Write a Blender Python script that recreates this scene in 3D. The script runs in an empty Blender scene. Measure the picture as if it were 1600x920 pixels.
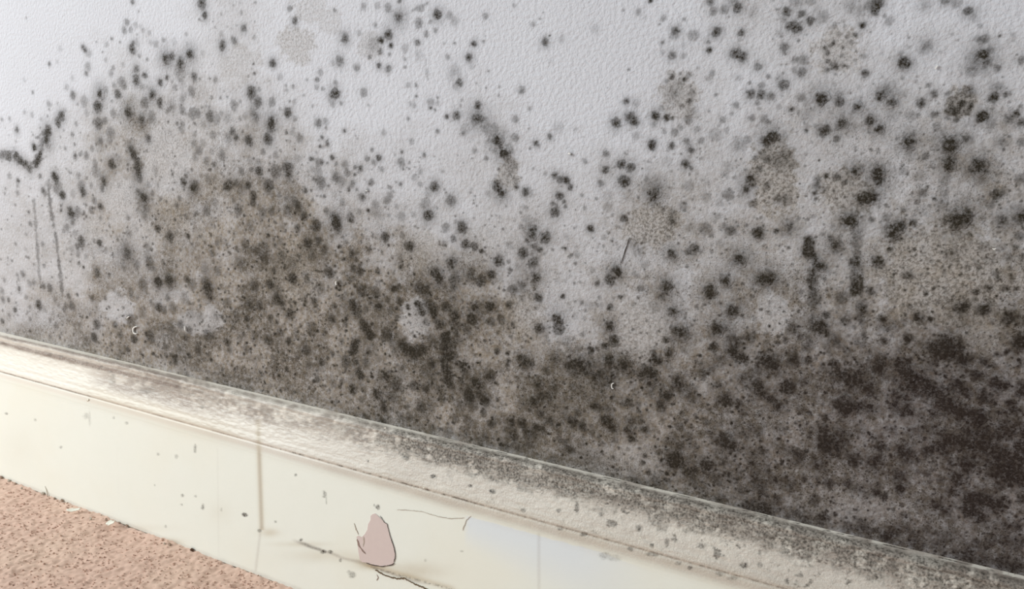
import bpy, math, random
import numpy as np
from mathutils import Matrix, Vector

# ------------------------------------------------------------------ camera, light, exposure
SC = bpy.context.scene
COL = SC.collection
F = 1290.0                                   # focal length in pixels of the 1600x920 frame
RM = np.array([[0.87469987, 0.11772002, -0.47015118],
               [0.48409790, -0.16529475, 0.85925949],
               [0.02343852, -0.97919336, -0.20157131]])   # rows: world axes in camera space
CAM = np.array([0.0, -0.5, 0.3975])
cam_data = bpy.data.cameras.new('camera')
cam = bpy.data.objects.new('camera', cam_data)
COL.objects.link(cam)
cam_data.sensor_width = 36.0
cam_data.lens = F / 1600 * 36
cam_data.clip_start = 0.01
m = Matrix.Identity(4)
for i in range(3):
    m[i][0] = RM[i][0]; m[i][1] = -RM[i][1]; m[i][2] = -RM[i][2]; m[i][3] = CAM[i]
cam.matrix_world = m
SC.camera = cam

world = bpy.data.worlds.new('world')
SC.world = world
world.use_nodes = True
world.node_tree.nodes['Background'].inputs[0].default_value = (0.93, 0.985, 0.99, 1)
world.node_tree.nodes['Background'].inputs[1].default_value = 0.50

def area(name, loc, target, sx, sy, power, color):
    d = bpy.data.lights.new(name, 'AREA')
    d.shape = 'RECTANGLE'; d.size = sx; d.size_y = sy; d.energy = power; d.color = color
    o = bpy.data.objects.new(name, d); COL.objects.link(o)
    o.location = loc
    o.rotation_euler = (Vector(target) - Vector(loc)).to_track_quat('-Z', 'Y').to_euler()
    return o
area('window_daylight', (-2.1, -1.35, 1.2), (-0.40, 0.0, 0.2), 0.8, 1.0, 46.5, (0.955, 1.0, 0.985))

SC.view_settings.view_transform = 'Standard'
SC.view_settings.look = 'None'
SC.view_settings.gamma = 1.0
SC.view_settings.use_curve_mapping = False
SC.view_settings.exposure = 0.0

# ------------------------------------------------------------------ helpers
rng = np.random.default_rng(7)
random.seed(7)
_tab = np.random.default_rng(3).random((256, 256))

def vn(x, y, p, seed=0):
    """smooth lattice noise 0..1 with cell size p"""
    x = np.asarray(x, float) / p + seed * 17.3; y = np.asarray(y, float) / p + seed * 9.7
    xi = np.floor(x).astype(int); yi = np.floor(y).astype(int)
    fx = x - xi; fy = y - yi
    fx = fx * fx * (3 - 2 * fx); fy = fy * fy * (3 - 2 * fy)
    a = _tab[xi & 255, yi & 255]; b = _tab[(xi + 1) & 255, yi & 255]
    c = _tab[xi & 255, (yi + 1) & 255]; d = _tab[(xi + 1) & 255, (yi + 1) & 255]
    return (a * (1 - fx) + b * fx) * (1 - fy) + (c * (1 - fx) + d * fx) * fy

def fbm(x, y, p, seed=0, n=3):
    s = 0; w = 0; a = 1.0
    for i in range(n):
        s = s + a * vn(x, y, p / 2 ** i, seed + i * 5); w += a; a *= 0.6
    return s / w

def sst(a, b, x):
    t = np.clip((x - a) / (b - a), 0, 1)
    return t * t * (3 - 2 * t)

def project(P):
    c = (P - CAM) @ RM
    z = np.maximum(c[..., 2], 1e-4)
    return 800 + F * c[..., 0] / z, 460 + F * c[..., 1] / z

def ray(px, py):
    v = np.stack([np.asarray(px, float) - 800, np.asarray(py, float) - 460, np.full(np.shape(px), F)], -1)
    return v @ RM.T

def on_wall(px, py, y=0.0):
    r = ray(px, py)
    t = (y - CAM[1]) / r[..., 1]
    return CAM + r * t[..., None]

def on_floor(px, py, z=0.0):
    r = ray(px, py)
    t = (z - CAM[2]) / r[..., 2]
    return CAM + r * t[..., None]

def link_mesh(name, verts, faces, mat=None, parent=None, smooth=True, attr=None):
    me = bpy.data.meshes.new(name)
    verts = np.asarray(verts, np.float32)
    if isinstance(faces, np.ndarray):
        n = len(faces); k = faces.shape[1]
        me.vertices.add(len(verts)); me.vertices.foreach_set('co', verts.ravel())
        me.loops.add(n * k); me.loops.foreach_set('vertex_index', faces.ravel().astype(np.int32))
        me.polygons.add(n)
        me.polygons.foreach_set('loop_start', np.arange(0, n * k, k, dtype=np.int32))
        me.polygons.foreach_set('loop_total', np.full(n, k, np.int32))
        me.update(calc_edges=True)
    else:
        me.from_pydata([tuple(map(float, v)) for v in verts], [], faces)
    me.polygons.foreach_set('use_smooth', np.full(len(me.polygons), smooth))
    if attr is not None:
        for key, arr in attr.items():
            a = me.attributes.new(key, 'FLOAT_COLOR', 'POINT')
            buf = np.ones((len(verts), 4), np.float32); buf[:, :arr.shape[1]] = arr
            a.data.foreach_set('color', buf.ravel())
    me.validate()
    o = bpy.data.objects.new(name, me); COL.objects.link(o)
    if mat: me.materials.append(mat)
    if parent is not None: o.parent = parent
    return o

def grid_faces(nr, nc, flip=False):
    i = np.arange(nr - 1)[:, None] * nc + np.arange(nc - 1)[None, :]
    f = np.stack([i, i + 1, i + nc + 1, i + nc], -1).reshape(-1, 4)
    return f[:, ::-1].copy() if flip else f

def srgb(r, g, b):
    f = lambda c: (c / 255 / 12.92) if c / 255 <= 0.04045 else ((c / 255 + 0.055) / 1.055) ** 2.4
    return (f(r), f(g), f(b), 1.0)

# ------------------------------------------------------------------ stain survey of the wall
# mould spots by wall section: x y radius strength, each section 400x230 of the survey at 4x
BLOBS = """T 0 0
825 10 14 6;1258 20 32 7;1280 100 20 8;1525 180 22 7;1390 285 28 8;1465 250 20 6;790 140 20 5;775 188 20 5;815 185 16 4;845 155 16 3;890 190 14 3;932 205 14 3;697 240 8 7;520 295 14 6;533 315 14 7;553 335 22 3;830 270 18 6;825 305 26 8;855 270 20 3;870 350 12 4;665 275 14 3;660 375 14 3;375 300 14 2;360 385 12 2;310 400 10 6;550 420 24 4;537 455 14 6;705 425 12 4;693 460 18 4;765 405 14 3;940 265 16 3;970 275 20 4;1020 250 14 4;1090 270 22 2;1035 365 44 8;1072 348 24 7;1130 400 46 8;1185 340 40 8;1110 460 22 4;1210 478 24 7;1265 335 16 2;1163 213 12 3;1380 215 16 3;1310 490 8 5;1345 495 16 4;850 430 26 6;850 500 32 8;902 470 20 7;1000 515 22 9;1040 487 16 7;760 510 30 5;710 535 16 4;733 585 26 7;780 545 16 5;885 545 20 4;948 590 38 8;995 645 24 8;625 590 40 9;610 665 34 9;655 560 24 4;805 705 50 9;905 645 34 6;890 750 44 8;945 735 34 5;1070 665 36 5;1050 688 18 5;1137 690 26 5;1140 620 24 4;1195 570 26 5;1090 545 20 4;1125 500 22 4;1200 715 30 5;1232 710 24 5;1310 730 32 7;1355 745 28 4;1270 775 24 3;615 775 32 7;655 755 24 5;705 710 24 4;690 830 34 5;627 885 36 6;683 880 24 4;927 870 28 7;1105 770 12 6;1135 780 20 5;1135 820 18 4;1060 825 14 4;1213 840 14 4;1215 900 24 4;1265 890 22 3;1330 845 22 4;525 635 30 4;455 595 20 6;415 545 16 3;452 490 16 2;303 648 16 4;360 650 12 3;485 652 8 4;540 705 20 3;385 725 28 8;360 765 28 8;405 690 18 3;300 815 34 8;290 885 40 8;210 915 18 8;107 810 18 7;200 718 14 3;157 703 12 3;205 577 8 5;473 775 16 4;450 838 14 5;250 798 8 5;255 745 12 3;207 842 8 5;100 883 8 4;13 745 10 4;153 500 10 2;395 815 10 4;375 855 8 4;550 848 6 4;583 768 12 5;697 632 10 5;1460 655 28 5;1380 612 10 5;1420 607 8 6;1285 660 8 5;1310 665 6 5;1400 572 6 4;1500 632 10 4;1570 580 34 8;1385 705 14 4;1500 742 12 5;1530 730 20 3;1450 820 22 7;1475 860 20 8;1557 880 32 8;1545 790 18 3;1420 740 36 3;1430 860 30 4;1580 690 40 4;1590 460 8 7;1585 400 8 6;1480 160 8 4;1590 230 12 3;1500 20 8 3;1245 120 8 5;863 70 8 4;855 215 6 5;748 265 8 4;640 325 6 5
T 1 0
210 55 18 5;243 135 22 7;490 65 10 5;672 45 20 4;745 160 16 4;555 240 30 7;640 210 20 3;520 380 30 6;480 390 18 3;625 425 22 5;105 395 24 8;150 480 20 3;825 50 26 5;892 110 42 7;898 5 14 7;760 35 20 3;1010 55 18 4;1030 50 20 4;1015 145 26 5;1135 95 30 9;1210 95 20 4;1240 130 24 3;1090 135 14 4;1120 190 14 5;1062 215 16 5;1070 20 8 6;825 215 32 8;778 252 22 8;843 280 14 8;775 318 16 6;735 280 50 3;832 340 8 6;765 410 16 9;825 430 18 6;708 355 12 5;1008 265 16 7;930 300 24 3;1015 345 26 2;930 370 10 4;930 420 8 5;1065 450 14 3;998 530 10 6;1435 100 18 4;1362 272 18 8;1420 260 8 5;1330 358 22 8;1240 270 8 5;1172 270 8 4;1197 360 14 4;1240 440 40 3;1268 515 22 7;1245 540 22 3;1215 480 24 2;1453 447 7 5;1350 410 20 2;490 585 32 9;495 515 16 5;480 640 24 4;530 645 12 5;672 578 22 5;700 657 8 4;550 818 10 7;390 770 22 6;435 765 20 4;435 795 10 5;400 450 18 4;380 500 14 5;378 545 14 4;415 555 12 4;235 540 12 5;190 565 10 4;318 498 7 4;297 595 7 4;200 705 26 8;240 740 16 4;210 632 9 5;237 635 14 3;100 640 26 5;10 640 30 7;95 760 42 9;90 800 30 7;75 870 34 8;350 660 10 3;150 680 12 3;272 865 22 5;230 825 22 3;190 828 10 5;412 860 14 6;445 895 16 6;400 912 8 6;210 885 12 3;795 830 18 3;950 740 10 5;998 600 7 7;950 530 16 4;985 660 20 3;965 650 14 3;1090 640 24 4;1090 675 10 7;1115 685 8 6;1132 608 9 5;1130 645 16 3;1190 730 12 7;1250 720 24 7;1385 660 22 8;1380 740 52 7;1410 740 36 5;1130 820 12 5;1295 830 14 6;1300 810 30 3;1510 880 44 8;1440 800 30 4;1480 760 30 2;1285 625 9 4;1515 595 7 4;1520 545 9 4;1437 550 6 5;1280 660 10 4;0 730 40 6;20 560 14 4
T 2 0
15 35 12 3;865 3 12 8;130 155 14 4;208 265 22 8;235 222 5 9;310 245 22 2;238 380 12 2;790 75 18 4;830 110 10 2;520 180 22 2;945 115 16 4;1073 120 12 5;922 152 6 6;1022 190 24 8;1020 215 28 4;1130 220 30 4;1280 200 28 8;1435 203 20 8;1430 245 12 3;1258 70 24 5;1240 10 24 6;1325 60 26 5;1380 10 40 4;1415 45 26 8;1500 75 40 2;940 265 12 6;940 330 14 3;1000 345 24 6;1075 285 22 2;1070 350 18 3;1225 265 10 6;1230 315 16 9;1395 330 30 7;1440 355 28 7;1540 415 24 6;1413 485 18 3;1220 250 26 2;728 435 8 5;715 632 18 7;770 645 24 3;1000 480 14 7;1075 495 12 8;965 510 14 5;1105 470 14 5;1050 460 8 5;1010 580 52 4;1040 520 30 3;1250 455 16 4;1230 485 20 3;1110 630 14 7;1120 580 20 4;1485 520 10 5;1560 535 20 5;1490 585 26 7;1560 590 26 7;1400 655 18 5;1535 643 14 5;1275 593 10 4;650 770 28 8;740 730 32 7;770 760 24 8;895 725 28 9;930 680 20 4;965 735 18 8;1000 740 10 7;1100 745 24 5;1060 665 16 4;1130 690 40 3;1315 750 18 5;1375 710 12 4;1500 740 20 5;1580 750 24 5;1050 795 18 4;1015 825 20 5;950 820 14 4;1155 810 20 4;1340 815 18 3;20 740 20 5;60 565 20 5;110 680 12 4;15 860 22 5;237 855 16 7;230 840 8 5;150 895 16 9;290 800 30 2;400 805 12 3;645 838 14 2;775 850 20 3;875 900 22 9;995 905 16 7;1095 885 18 6;1185 880 18 5;1270 845 34 3;1470 870 20 4;1590 880 34 9;1420 905 40 4;890 770 20 4
T 3 0
115 75 26 8;210 90 22 8;180 10 50 4;270 5 30 4;265 130 24 8;130 165 24 7;175 170 34 8;205 180 16 7;100 115 18 4;340 105 34 4;300 60 20 3;530 30 60 3;510 40 30 3;590 60 40 3;685 20 30 9;670 70 22 8;640 30 30 5;595 160 18 9;730 98 12 5;760 130 24 4;410 160 14 4;550 215 12 7;498 230 12 5;408 272 12 8;470 295 8 7;355 300 12 7;370 330 14 6;370 385 14 6;415 415 24 7;372 437 16 6;475 413 8 6;500 415 8 5;465 345 10 5;600 350 18 4;543 375 8 5;520 265 14 5;450 215 12 4;985 30 36 3;1105 8 24 6;1180 20 30 4;1250 70 24 7;1280 90 36 4;1325 165 12 4;1450 225 8 7;985 290 42 5;1345 250 26 6;1310 245 20 4;880 295 12 3;105 297 24 6;110 335 10 5;75 210 18 3;170 375 18 5;220 375 26 5;210 450 26 6;165 438 16 4;115 400 5 6;85 405 5 5;608 460 20 7;415 525 16 3;845 390 34 9;870 400 48 5;828 335 16 4;845 490 12 4;1340 340 50 7;1290 400 60 5;1360 390 50 6;1380 320 24 6;1270 440 40 4;1437 425 20 6;1590 370 22 6;1000 532 16 5;925 510 10 3;95 530 28 7;70 490 24 3;15 600 24 6;0 480 14 5;205 615 26 5;240 640 24 3;335 610 50 8;340 625 30 9;445 640 28 8;445 600 50 4;560 670 38 9;705 600 38 9;775 640 38 9;740 570 60 5;820 590 40 4;960 645 26 7;1035 585 22 6;1040 715 22 6;895 720 28 4;1060 785 26 4;1125 740 16 6;1175 750 18 7;1125 585 16 6;1150 630 30 5;1200 600 30 4;1150 690 30 8;1215 650 20 8;1265 660 22 7;1200 695 40 5;1250 700 20 6;1260 575 34 6;1430 550 36 5;1410 610 28 8;1490 590 18 6;1335 730 30 9;1360 730 44 6;1320 745 22 9;1400 770 24 4;1250 780 40 3;1380 800 30 3;1510 745 36 6;1550 710 20 8;1590 765 24 8;1465 880 40 5;1590 890 24 5;145 683 16 7;70 670 14 3;240 815 12 9;455 770 46 9;640 755 38 9;695 805 38 9;355 815 34 9;430 870 20 7;240 720 50 3;785 730 34 3;20 850 50 9;90 860 30 4;880 890 48 9;890 860 80 4;1150 900 60 8;1240 870 40 7;275 890 10 4;540 790 50 3;1050 870 60 3;0 765 20 5
T 0 1
20 50 26 5;60 55 26 6;100 60 26 7;130 85 26 7;160 105 26 7;185 135 26 7;225 105 24 7;240 80 22 7;250 40 20 8;212 10 14 8;60 180 16 4;112 210 12 7;110 240 10 4;110 285 14 4;35 258 8 5;250 180 16 5;345 195 30 9;335 170 20 7;390 300 24 9;350 260 24 5;370 240 24 4;270 270 18 6;280 290 20 5;305 240 20 4;468 55 14 6;497 45 10 5;538 50 20 5;430 155 9 4;405 5 10 5;575 10 16 4;697 105 30 9;700 120 60 3;740 70 24 3;600 150 30 4;595 105 20 4;650 210 36 9;640 265 16 6;520 280 28 7;510 240 30 5;490 180 20 4;570 240 18 4;540 195 10 4;455 290 22 3;440 160 8 4;515 305 12 7;590 330 20 5;630 370 20 8;540 360 10 6;570 395 18 5;630 440 14 4;525 410 12 5;448 420 36 9;440 395 24 7;485 410 28 5;458 470 16 6;382 365 8 6;382 395 10 7;420 500 24 5;400 520 14 4;470 535 20 4;510 595 34 7;485 620 20 6;450 640 20 4;625 603 20 8;665 640 16 3;440 590 14 3;180 407 8 8;190 480 14 5;165 545 8 4;95 360 7 5;75 430 5 5;610 790 24 7;600 770 30 3;685 795 10 5;497 720 8 7;523 750 8 9;590 690 8 4;145 795 16 6;120 885 14 7;110 800 10 5;115 825 10 4;185 850 18 4;210 845 16 4;310 880 22 6;270 870 18 6;275 740 10 5;30 830 16 4;15 900 20 4;400 665 8 4;450 700 12 3;795 660 54 7;790 620 34 4;855 740 28 5;935 730 34 6;965 760 16 5;920 690 30 4;915 620 22 4;775 750 20 4;990 850 34 9;990 840 24 9;1060 840 50 8;1055 810 46 5;1300 885 44 9;1290 850 34 6;1170 825 22 7;1200 860 34 5;890 860 30 5;910 890 20 4;1360 775 24 5;1330 665 22 6;1060 552 30 8;985 508 20 8;1177 560 14 8;1355 600 20 5;1480 635 14 7;1430 655 8 6;1530 610 26 6;1500 720 50 5;1560 490 40 5;1580 650 40 5;1280 760 30 4;1300 780 50 3;1590 870 30 7;1225 415 14 6;1105 365 16 5;1290 400 26 5;1145 215 22 8;1160 180 16 6;1200 255 36 9;1215 240 32 7;1415 250 26 8;1440 230 30 6;1475 225 24 6;1550 240 24 8;1585 300 28 8;1580 345 24 7;1510 240 20 4;1510 270 30 4;1490 390 30 6;1510 150 20 5;1570 140 16 5;1340 110 18 6;1290 85 24 5;1385 50 26 5;1220 60 22 4;1240 20 26 5;1320 30 20 3;1075 170 12 6;1005 185 9 5;970 140 24 4;1090 220 16 3;975 175 14 4;985 235 12 4;925 235 20 4;1300 200 24 4;1340 200 24 3;1340 255 14 4;1255 180 14 3;1460 330 20 5;1560 80 24 3;820 20 26 7;835 50 26 7;860 110 34 8;865 160 36 9;870 200 24 6;890 110 16 5;800 90 24 3;905 320 40 8;880 290 36 6;910 370 30 5;860 270 16 5;900 430 24 4;800 440 16 5;805 540 24 5;840 190 40 3;745 235 14 4;1000 330 10 4;1340 340 20 3;1400 600 30 2;720 900 12 4;680 800 10 4;820 900 20 5
T 1 1
20 150 26 8;15 90 20 4;125 150 34 6;115 190 16 4;195 130 34 8;195 170 36 6;210 190 20 5;80 245 34 8;80 270 30 4;45 30 18 5;125 50 20 4;85 100 8 5;260 70 24 3;345 75 16 7;385 95 22 5;413 97 14 6;475 65 14 8;445 100 8 6;500 105 12 5;555 110 22 4;570 160 20 5;390 150 30 4;405 220 34 6;360 200 14 3;350 130 20 3;495 185 24 6;530 210 40 4;580 262 12 8;605 230 20 6;630 260 10 6;620 125 12 6;652 130 16 7;695 75 16 5;765 68 18 8;735 95 16 5;722 15 10 6;720 220 22 5;700 268 14 5;665 315 22 6;620 170 10 4;785 135 16 4;910 28 10 6;905 95 24 5;867 52 8 4;1050 50 12 6;1025 150 20 3;1022 232 16 4;985 190 18 3;900 228 12 6;873 217 8 5;955 135 7 5;1115 245 30 8;1075 290 24 3;1165 150 10 4;1440 68 14 5;1365 20 16 4;1515 138 8 7;1550 40 42 9;1535 0 16 6;1505 245 28 8;1535 290 36 9;1550 160 20 2;1345 260 12 3;1455 290 20 3;1580 180 16 3;310 275 14 8;345 270 8 6;455 245 12 5;427 305 10 6;145 300 18 5;145 350 8 5;145 395 10 5;190 320 18 4;835 250 12 5;855 275 8 5;835 300 20 5;820 330 24 5;1218 330 32 6;1200 300 20 3;1075 430 34 9;1070 410 50 4;1060 350 28 4;910 435 24 4;985 420 20 3;770 420 40 3;740 400 30 3;645 400 20 4;700 395 10 7;745 360 24 4;880 370 16 3;940 370 14 3;590 440 28 6;600 460 16 7;540 345 20 4;830 425 12 4;500 470 44 9;490 440 36 7;510 500 44 6;440 400 18 5;380 490 32 8;260 505 24 7;300 430 26 7;265 370 30 7;200 380 40 5;240 340 30 5;100 400 26 6;45 410 30 5;20 380 20 4;805 560 26 8;958 620 28 9;915 495 8 5;915 550 18 4;1290 505 34 8;1250 470 12 4;1190 505 22 5;1235 570 20 6;1175 597 16 5;1310 610 30 8;1365 618 24 8;1410 650 16 8;1512 710 34 8;1585 610 20 4;1580 715 14 5;1590 765 14 6;1220 720 34 7;1130 790 56 8;1145 830 44 8;1110 780 40 5;1250 810 50 6;1240 870 44 7;1340 810 40 6;1350 780 24 6;1405 835 34 8;1475 795 36 8;1235 665 10 4;545 560 10 6;562 590 12 5;525 623 12 7;650 590 14 3;600 665 22 7;625 700 14 6;630 660 16 5;590 640 14 4;710 640 14 6;690 650 20 3;900 690 24 4;905 750 16 5;650 775 28 8;605 760 26 7;765 780 18 8;770 840 10 5;840 820 10 4;460 785 34 8;590 820 40 6;862 885 36 9;940 890 12 4;325 600 28 8;390 590 26 7;430 640 30 6;350 680 40 6;230 820 30 8;90 855 28 8;320 830 26 6;55 690 34 6;160 680 30 5;60 630 30 5;150 590 24 5;110 765 14 6;5 650 24 6;660 890 34 7;750 900 30 6;520 860 24 6;1020 880 34 7;1060 900 34 7;140 900 40 5;1590 890 20 5;400 880 30 5;240 720 60 3;70 560 60 3;170 500 40 3;600 530 40 2;500 300 30 2
T 2 1
585 42 18 6;585 140 24 8;455 88 14 5;370 45 8 6;875 0 18 8;990 0 14 6;1120 20 18 7;1110 0 20 4;1085 105 24 8;1120 130 14 7;970 90 30 2;850 140 20 2;685 105 28 8;740 125 28 8;703 215 34 9;555 225 20 6;268 175 20 7;305 200 26 7;340 210 20 8;365 250 16 7;210 165 14 3;85 278 22 8;110 285 24 3;28 245 14 7;20 200 16 4;295 305 24 8;325 340 12 7;335 370 12 6;253 350 14 7;275 360 12 5;270 405 30 8;80 380 16 3;455 377 12 4;735 270 8 6;890 290 44 8;885 310 40 7;890 240 70 4;860 280 12 8;890 340 40 4;600 300 30 2;600 370 26 3;700 445 22 8;492 510 20 8;720 310 30 2;1070 370 24 4;1080 350 12 6;1080 395 10 6;1000 410 20 5;1000 460 24 6;945 385 18 5;980 560 10 4;1100 240 30 3;1485 200 36 9;1465 260 36 8;1510 240 20 6;1360 305 24 5;1330 290 20 4;1215 310 24 3;1300 350 20 3;1335 160 24 3;1340 110 20 3;1560 40 24 5;1520 65 14 7;1545 130 18 6;1590 80 20 6;1590 240 20 6;1500 350 20 5;1205 510 30 5;1240 545 16 4;1370 520 28 7;1330 490 18 5;1290 430 16 3;1540 535 32 9;1540 540 50 3;60 490 14 5;130 540 44 8;135 510 24 6;210 560 32 8;95 585 14 7;75 660 34 8;140 620 18 6;175 640 16 7;130 720 32 7;150 810 44 7;140 780 40 4;60 870 50 6;15 890 30 6;45 750 40 3;335 632 10 7;340 560 20 2;255 640 8 5;405 670 20 3;650 770 40 8;665 790 36 7;615 825 30 9;535 848 18 7;790 640 40 5;765 600 30 4;1000 660 38 8;1010 690 22 5;1135 640 28 6;1155 640 18 7;1100 655 14 6;1110 660 22 3;1425 700 52 9;1425 700 80 3;1335 835 46 9;1560 820 54 9;1590 830 44 7;1240 890 44 9;965 870 48 8;805 880 20 6;1440 850 10 6;830 730 24 4;770 790 16 4;500 770 14 3;1110 500 24 3;1305 600 24 3;1370 120 20 2;1465 490 10 6;285 835 20 2;1220 220 20 2;1280 440 14 3
T 3 1
545 145 42 9;545 150 70 3;680 190 60 7;690 150 44 8;700 220 40 6;620 315 50 9;580 320 36 8;660 310 36 8;515 450 50 9;500 445 64 5;560 480 50 3;430 185 20 7;365 178 14 7;305 240 22 7;310 200 16 6;290 285 16 7;350 265 18 6;410 270 8 7;480 220 18 6;520 230 14 4;295 325 12 6;1135 110 44 9;1130 100 70 5;1310 120 60 9;1320 110 80 5;1340 200 50 4;1130 20 60 7;1110 200 30 4;1585 200 30 5;985 55 20 6;890 20 40 5;960 180 30 3;840 150 20 4;965 285 24 6;935 335 16 5;1425 295 28 8;1470 280 26 5;1390 355 26 5;1190 450 70 8;1190 450 100 5;1240 440 50 7;1180 540 30 4;1465 455 40 7;1465 455 70 4;1590 440 50 8;1570 400 50 5;1335 440 20 4;800 510 50 8;780 540 40 8;820 490 34 8;750 500 24 6;790 570 24 6;905 470 20 8;740 440 20 5;645 455 14 6;135 495 40 7;50 525 16 8;110 530 30 4;250 585 28 9;250 640 34 9;265 670 34 8;315 740 46 8;350 750 40 6;420 620 60 6;430 600 40 5;395 570 20 6;280 800 30 7;280 850 30 7;280 900 30 6;555 600 30 5;560 550 30 4;540 720 34 7;560 670 24 6;545 770 30 6;550 830 34 7;555 880 34 7;540 910 30 7;690 720 34 8;660 700 24 5;763 640 14 8;640 900 24 9;560 510 40 4;80 60 70 4;60 90 60 4;110 330 30 5;60 330 30 5;150 110 40 4;130 40 40 4;880 800 24 6;1420 795 20 6;1440 820 14 7;1375 880 20 7;1490 885 18 7;1550 885 12 7;1520 815 12 7;1500 690 40 5;1400 700 30 4;1570 555 24 6;1545 630 16 6;1350 620 30 4;1460 630 24 4;1585 680 16 5;1300 720 20 4;1220 630 20 4;20 820 44 9;250 450 8 6;415 500 24 4;250 490 14 2;1300 905 20 7;1150 660 30 5;1160 600 40 3;1140 700 30 3;1320 760 12 5;350 825 12 6;1350 350 60 3;960 400 30 3
T 0 2
55 35 12 6;95 95 14 7;20 30 16 5;240 65 24 7;185 80 14 5;450 75 26 6;400 90 14 5;15 165 14 6;60 130 10 4;165 20 14 4;430 10 16 6;340 30 20 4;605 190 26 7;590 270 26 8;575 25 20 6;660 25 12 6;683 80 9 6;770 80 8 6;820 160 34 6;720 190 20 6;750 250 20 6;840 275 24 7;940 265 32 7;800 340 16 7;990 80 26 8;1030 100 20 6;945 50 14 6;1050 20 20 6;1080 80 30 5;890 110 30 4;1070 215 44 6;1130 190 26 6;1010 200 24 4;1160 270 20 7;1185 225 24 6;1300 255 32 6;1250 140 30 5;1190 130 30 5;1350 130 24 5;1540 150 18 8;1550 200 16 6;1480 140 30 5;1420 300 22 8;1430 350 20 6;1185 380 14 8;1095 410 22 7;1240 350 24 6;1320 410 14 5;1450 440 12 5;1520 455 8 5;1540 340 24 5;1520 245 10 7;1310 15 40 7;1180 55 14 5;1560 60 40 7;1420 50 24 5;1150 20 30 4;1040 330 20 5;1120 340 20 5;990 315 10 6;1040 380 14 5;870 410 12 5;310 260 14 4;370 265 10 4;540 290 24 4;500 190 16 4;350 200 18 4;460 190 14 4;280 100 16 3;1390 210 8 6;740 0 16 4;860 20 12 4;820 5 12 6;1590 250 24 4;1560 590 30 3;1170 500 14 5
T 1 2
20 65 28 7;130 30 34 7;90 145 20 7;215 125 26 7;150 230 26 6;75 280 26 7;205 290 18 7;165 50 24 6;310 40 14 7;365 45 22 7;475 150 24 7;540 20 20 6;610 60 40 8;600 80 48 6;635 110 30 6;563 150 14 8;770 75 36 8;820 30 24 6;715 55 14 6;690 90 18 6;840 100 24 5;895 35 22 8;950 80 16 9;905 90 16 4;880 140 16 5;675 190 30 8;700 220 30 8;715 255 26 9;690 200 50 4;620 310 30 9;610 350 28 9;640 300 40 5;620 420 20 6;655 500 24 8;640 470 16 6;540 290 20 5;320 350 30 7;350 220 34 5;480 370 16 7;410 420 20 7;330 440 24 5;560 420 34 7;690 420 40 6;700 360 40 6;740 330 30 4;820 250 34 7;840 290 40 5;850 195 24 4;910 310 34 8;950 350 34 9;990 365 34 9;1040 340 32 9;930 340 40 5;980 395 30 5;870 350 40 4;880 260 20 4;810 505 40 8;765 400 24 4;605 590 30 8;525 575 12 7;540 540 16 5;480 560 24 5;385 530 16 6;755 615 26 7;870 570 32 7;850 640 34 5;800 705 26 8;795 670 18 5;985 570 28 7;1055 590 26 7;1020 560 20 5;1030 700 34 7;960 770 26 6;900 760 24 5;660 650 20 5;670 590 22 5;1150 600 44 7;1160 650 24 6;1100 560 40 5;1210 570 36 7;1200 520 34 8;1190 460 30 8;1180 380 40 8;1175 330 44 8;1180 270 34 8;1190 250 50 6;1110 290 60 5;1230 290 60 6;1250 250 40 6;1210 400 36 7;1100 440 44 7;1050 430 50 4;1060 500 44 4;1100 500 30 6;1100 100 40 8;1120 140 40 8;1150 190 34 8;1080 60 30 7;1040 120 36 8;1020 80 30 6;1010 60 20 6;1060 170 30 5;1080 250 50 4;1190 80 30 8;1240 130 50 9;1240 180 34 6;1230 20 40 6;1370 100 60 6;1360 150 34 8;1370 70 40 7;1460 75 42 9;1470 170 30 7;1535 155 28 7;1585 65 20 7;1325 220 30 6;1410 130 40 4;1500 100 30 4;1285 440 36 8;1300 470 50 7;1250 380 16 6;1455 505 48 8;1510 350 18 9;1575 367 14 8;1580 415 14 7;1370 540 40 8;1400 570 50 5;1330 600 50 7;1330 640 34 8;1400 620 50 6;1430 650 44 7;1280 540 20 7;1440 670 24 6;1510 655 12 8;1475 810 26 8;1490 760 20 4;1320 790 30 5;1250 780 20 6;1420 740 20 6;1350 700 40 5;1560 840 40 6;1590 800 30 6;1200 860 30 5;1300 860 30 5;1100 850 40 4;790 795 24 7;690 770 30 6;620 760 16 5;920 450 14 6;910 465 12 5;780 280 40 3;1300 280 40 4;1280 700 30 4;1100 680 30 4;1430 890 20 6;1580 890 24 6;1520 800 20 4;1340 340 30 3;1370 380 12 5;260 400 14 5;35 495 14 5;170 370 10 6;760 790 20 4;1000 760 24 3;200 590 10 4
T 2 2
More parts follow.
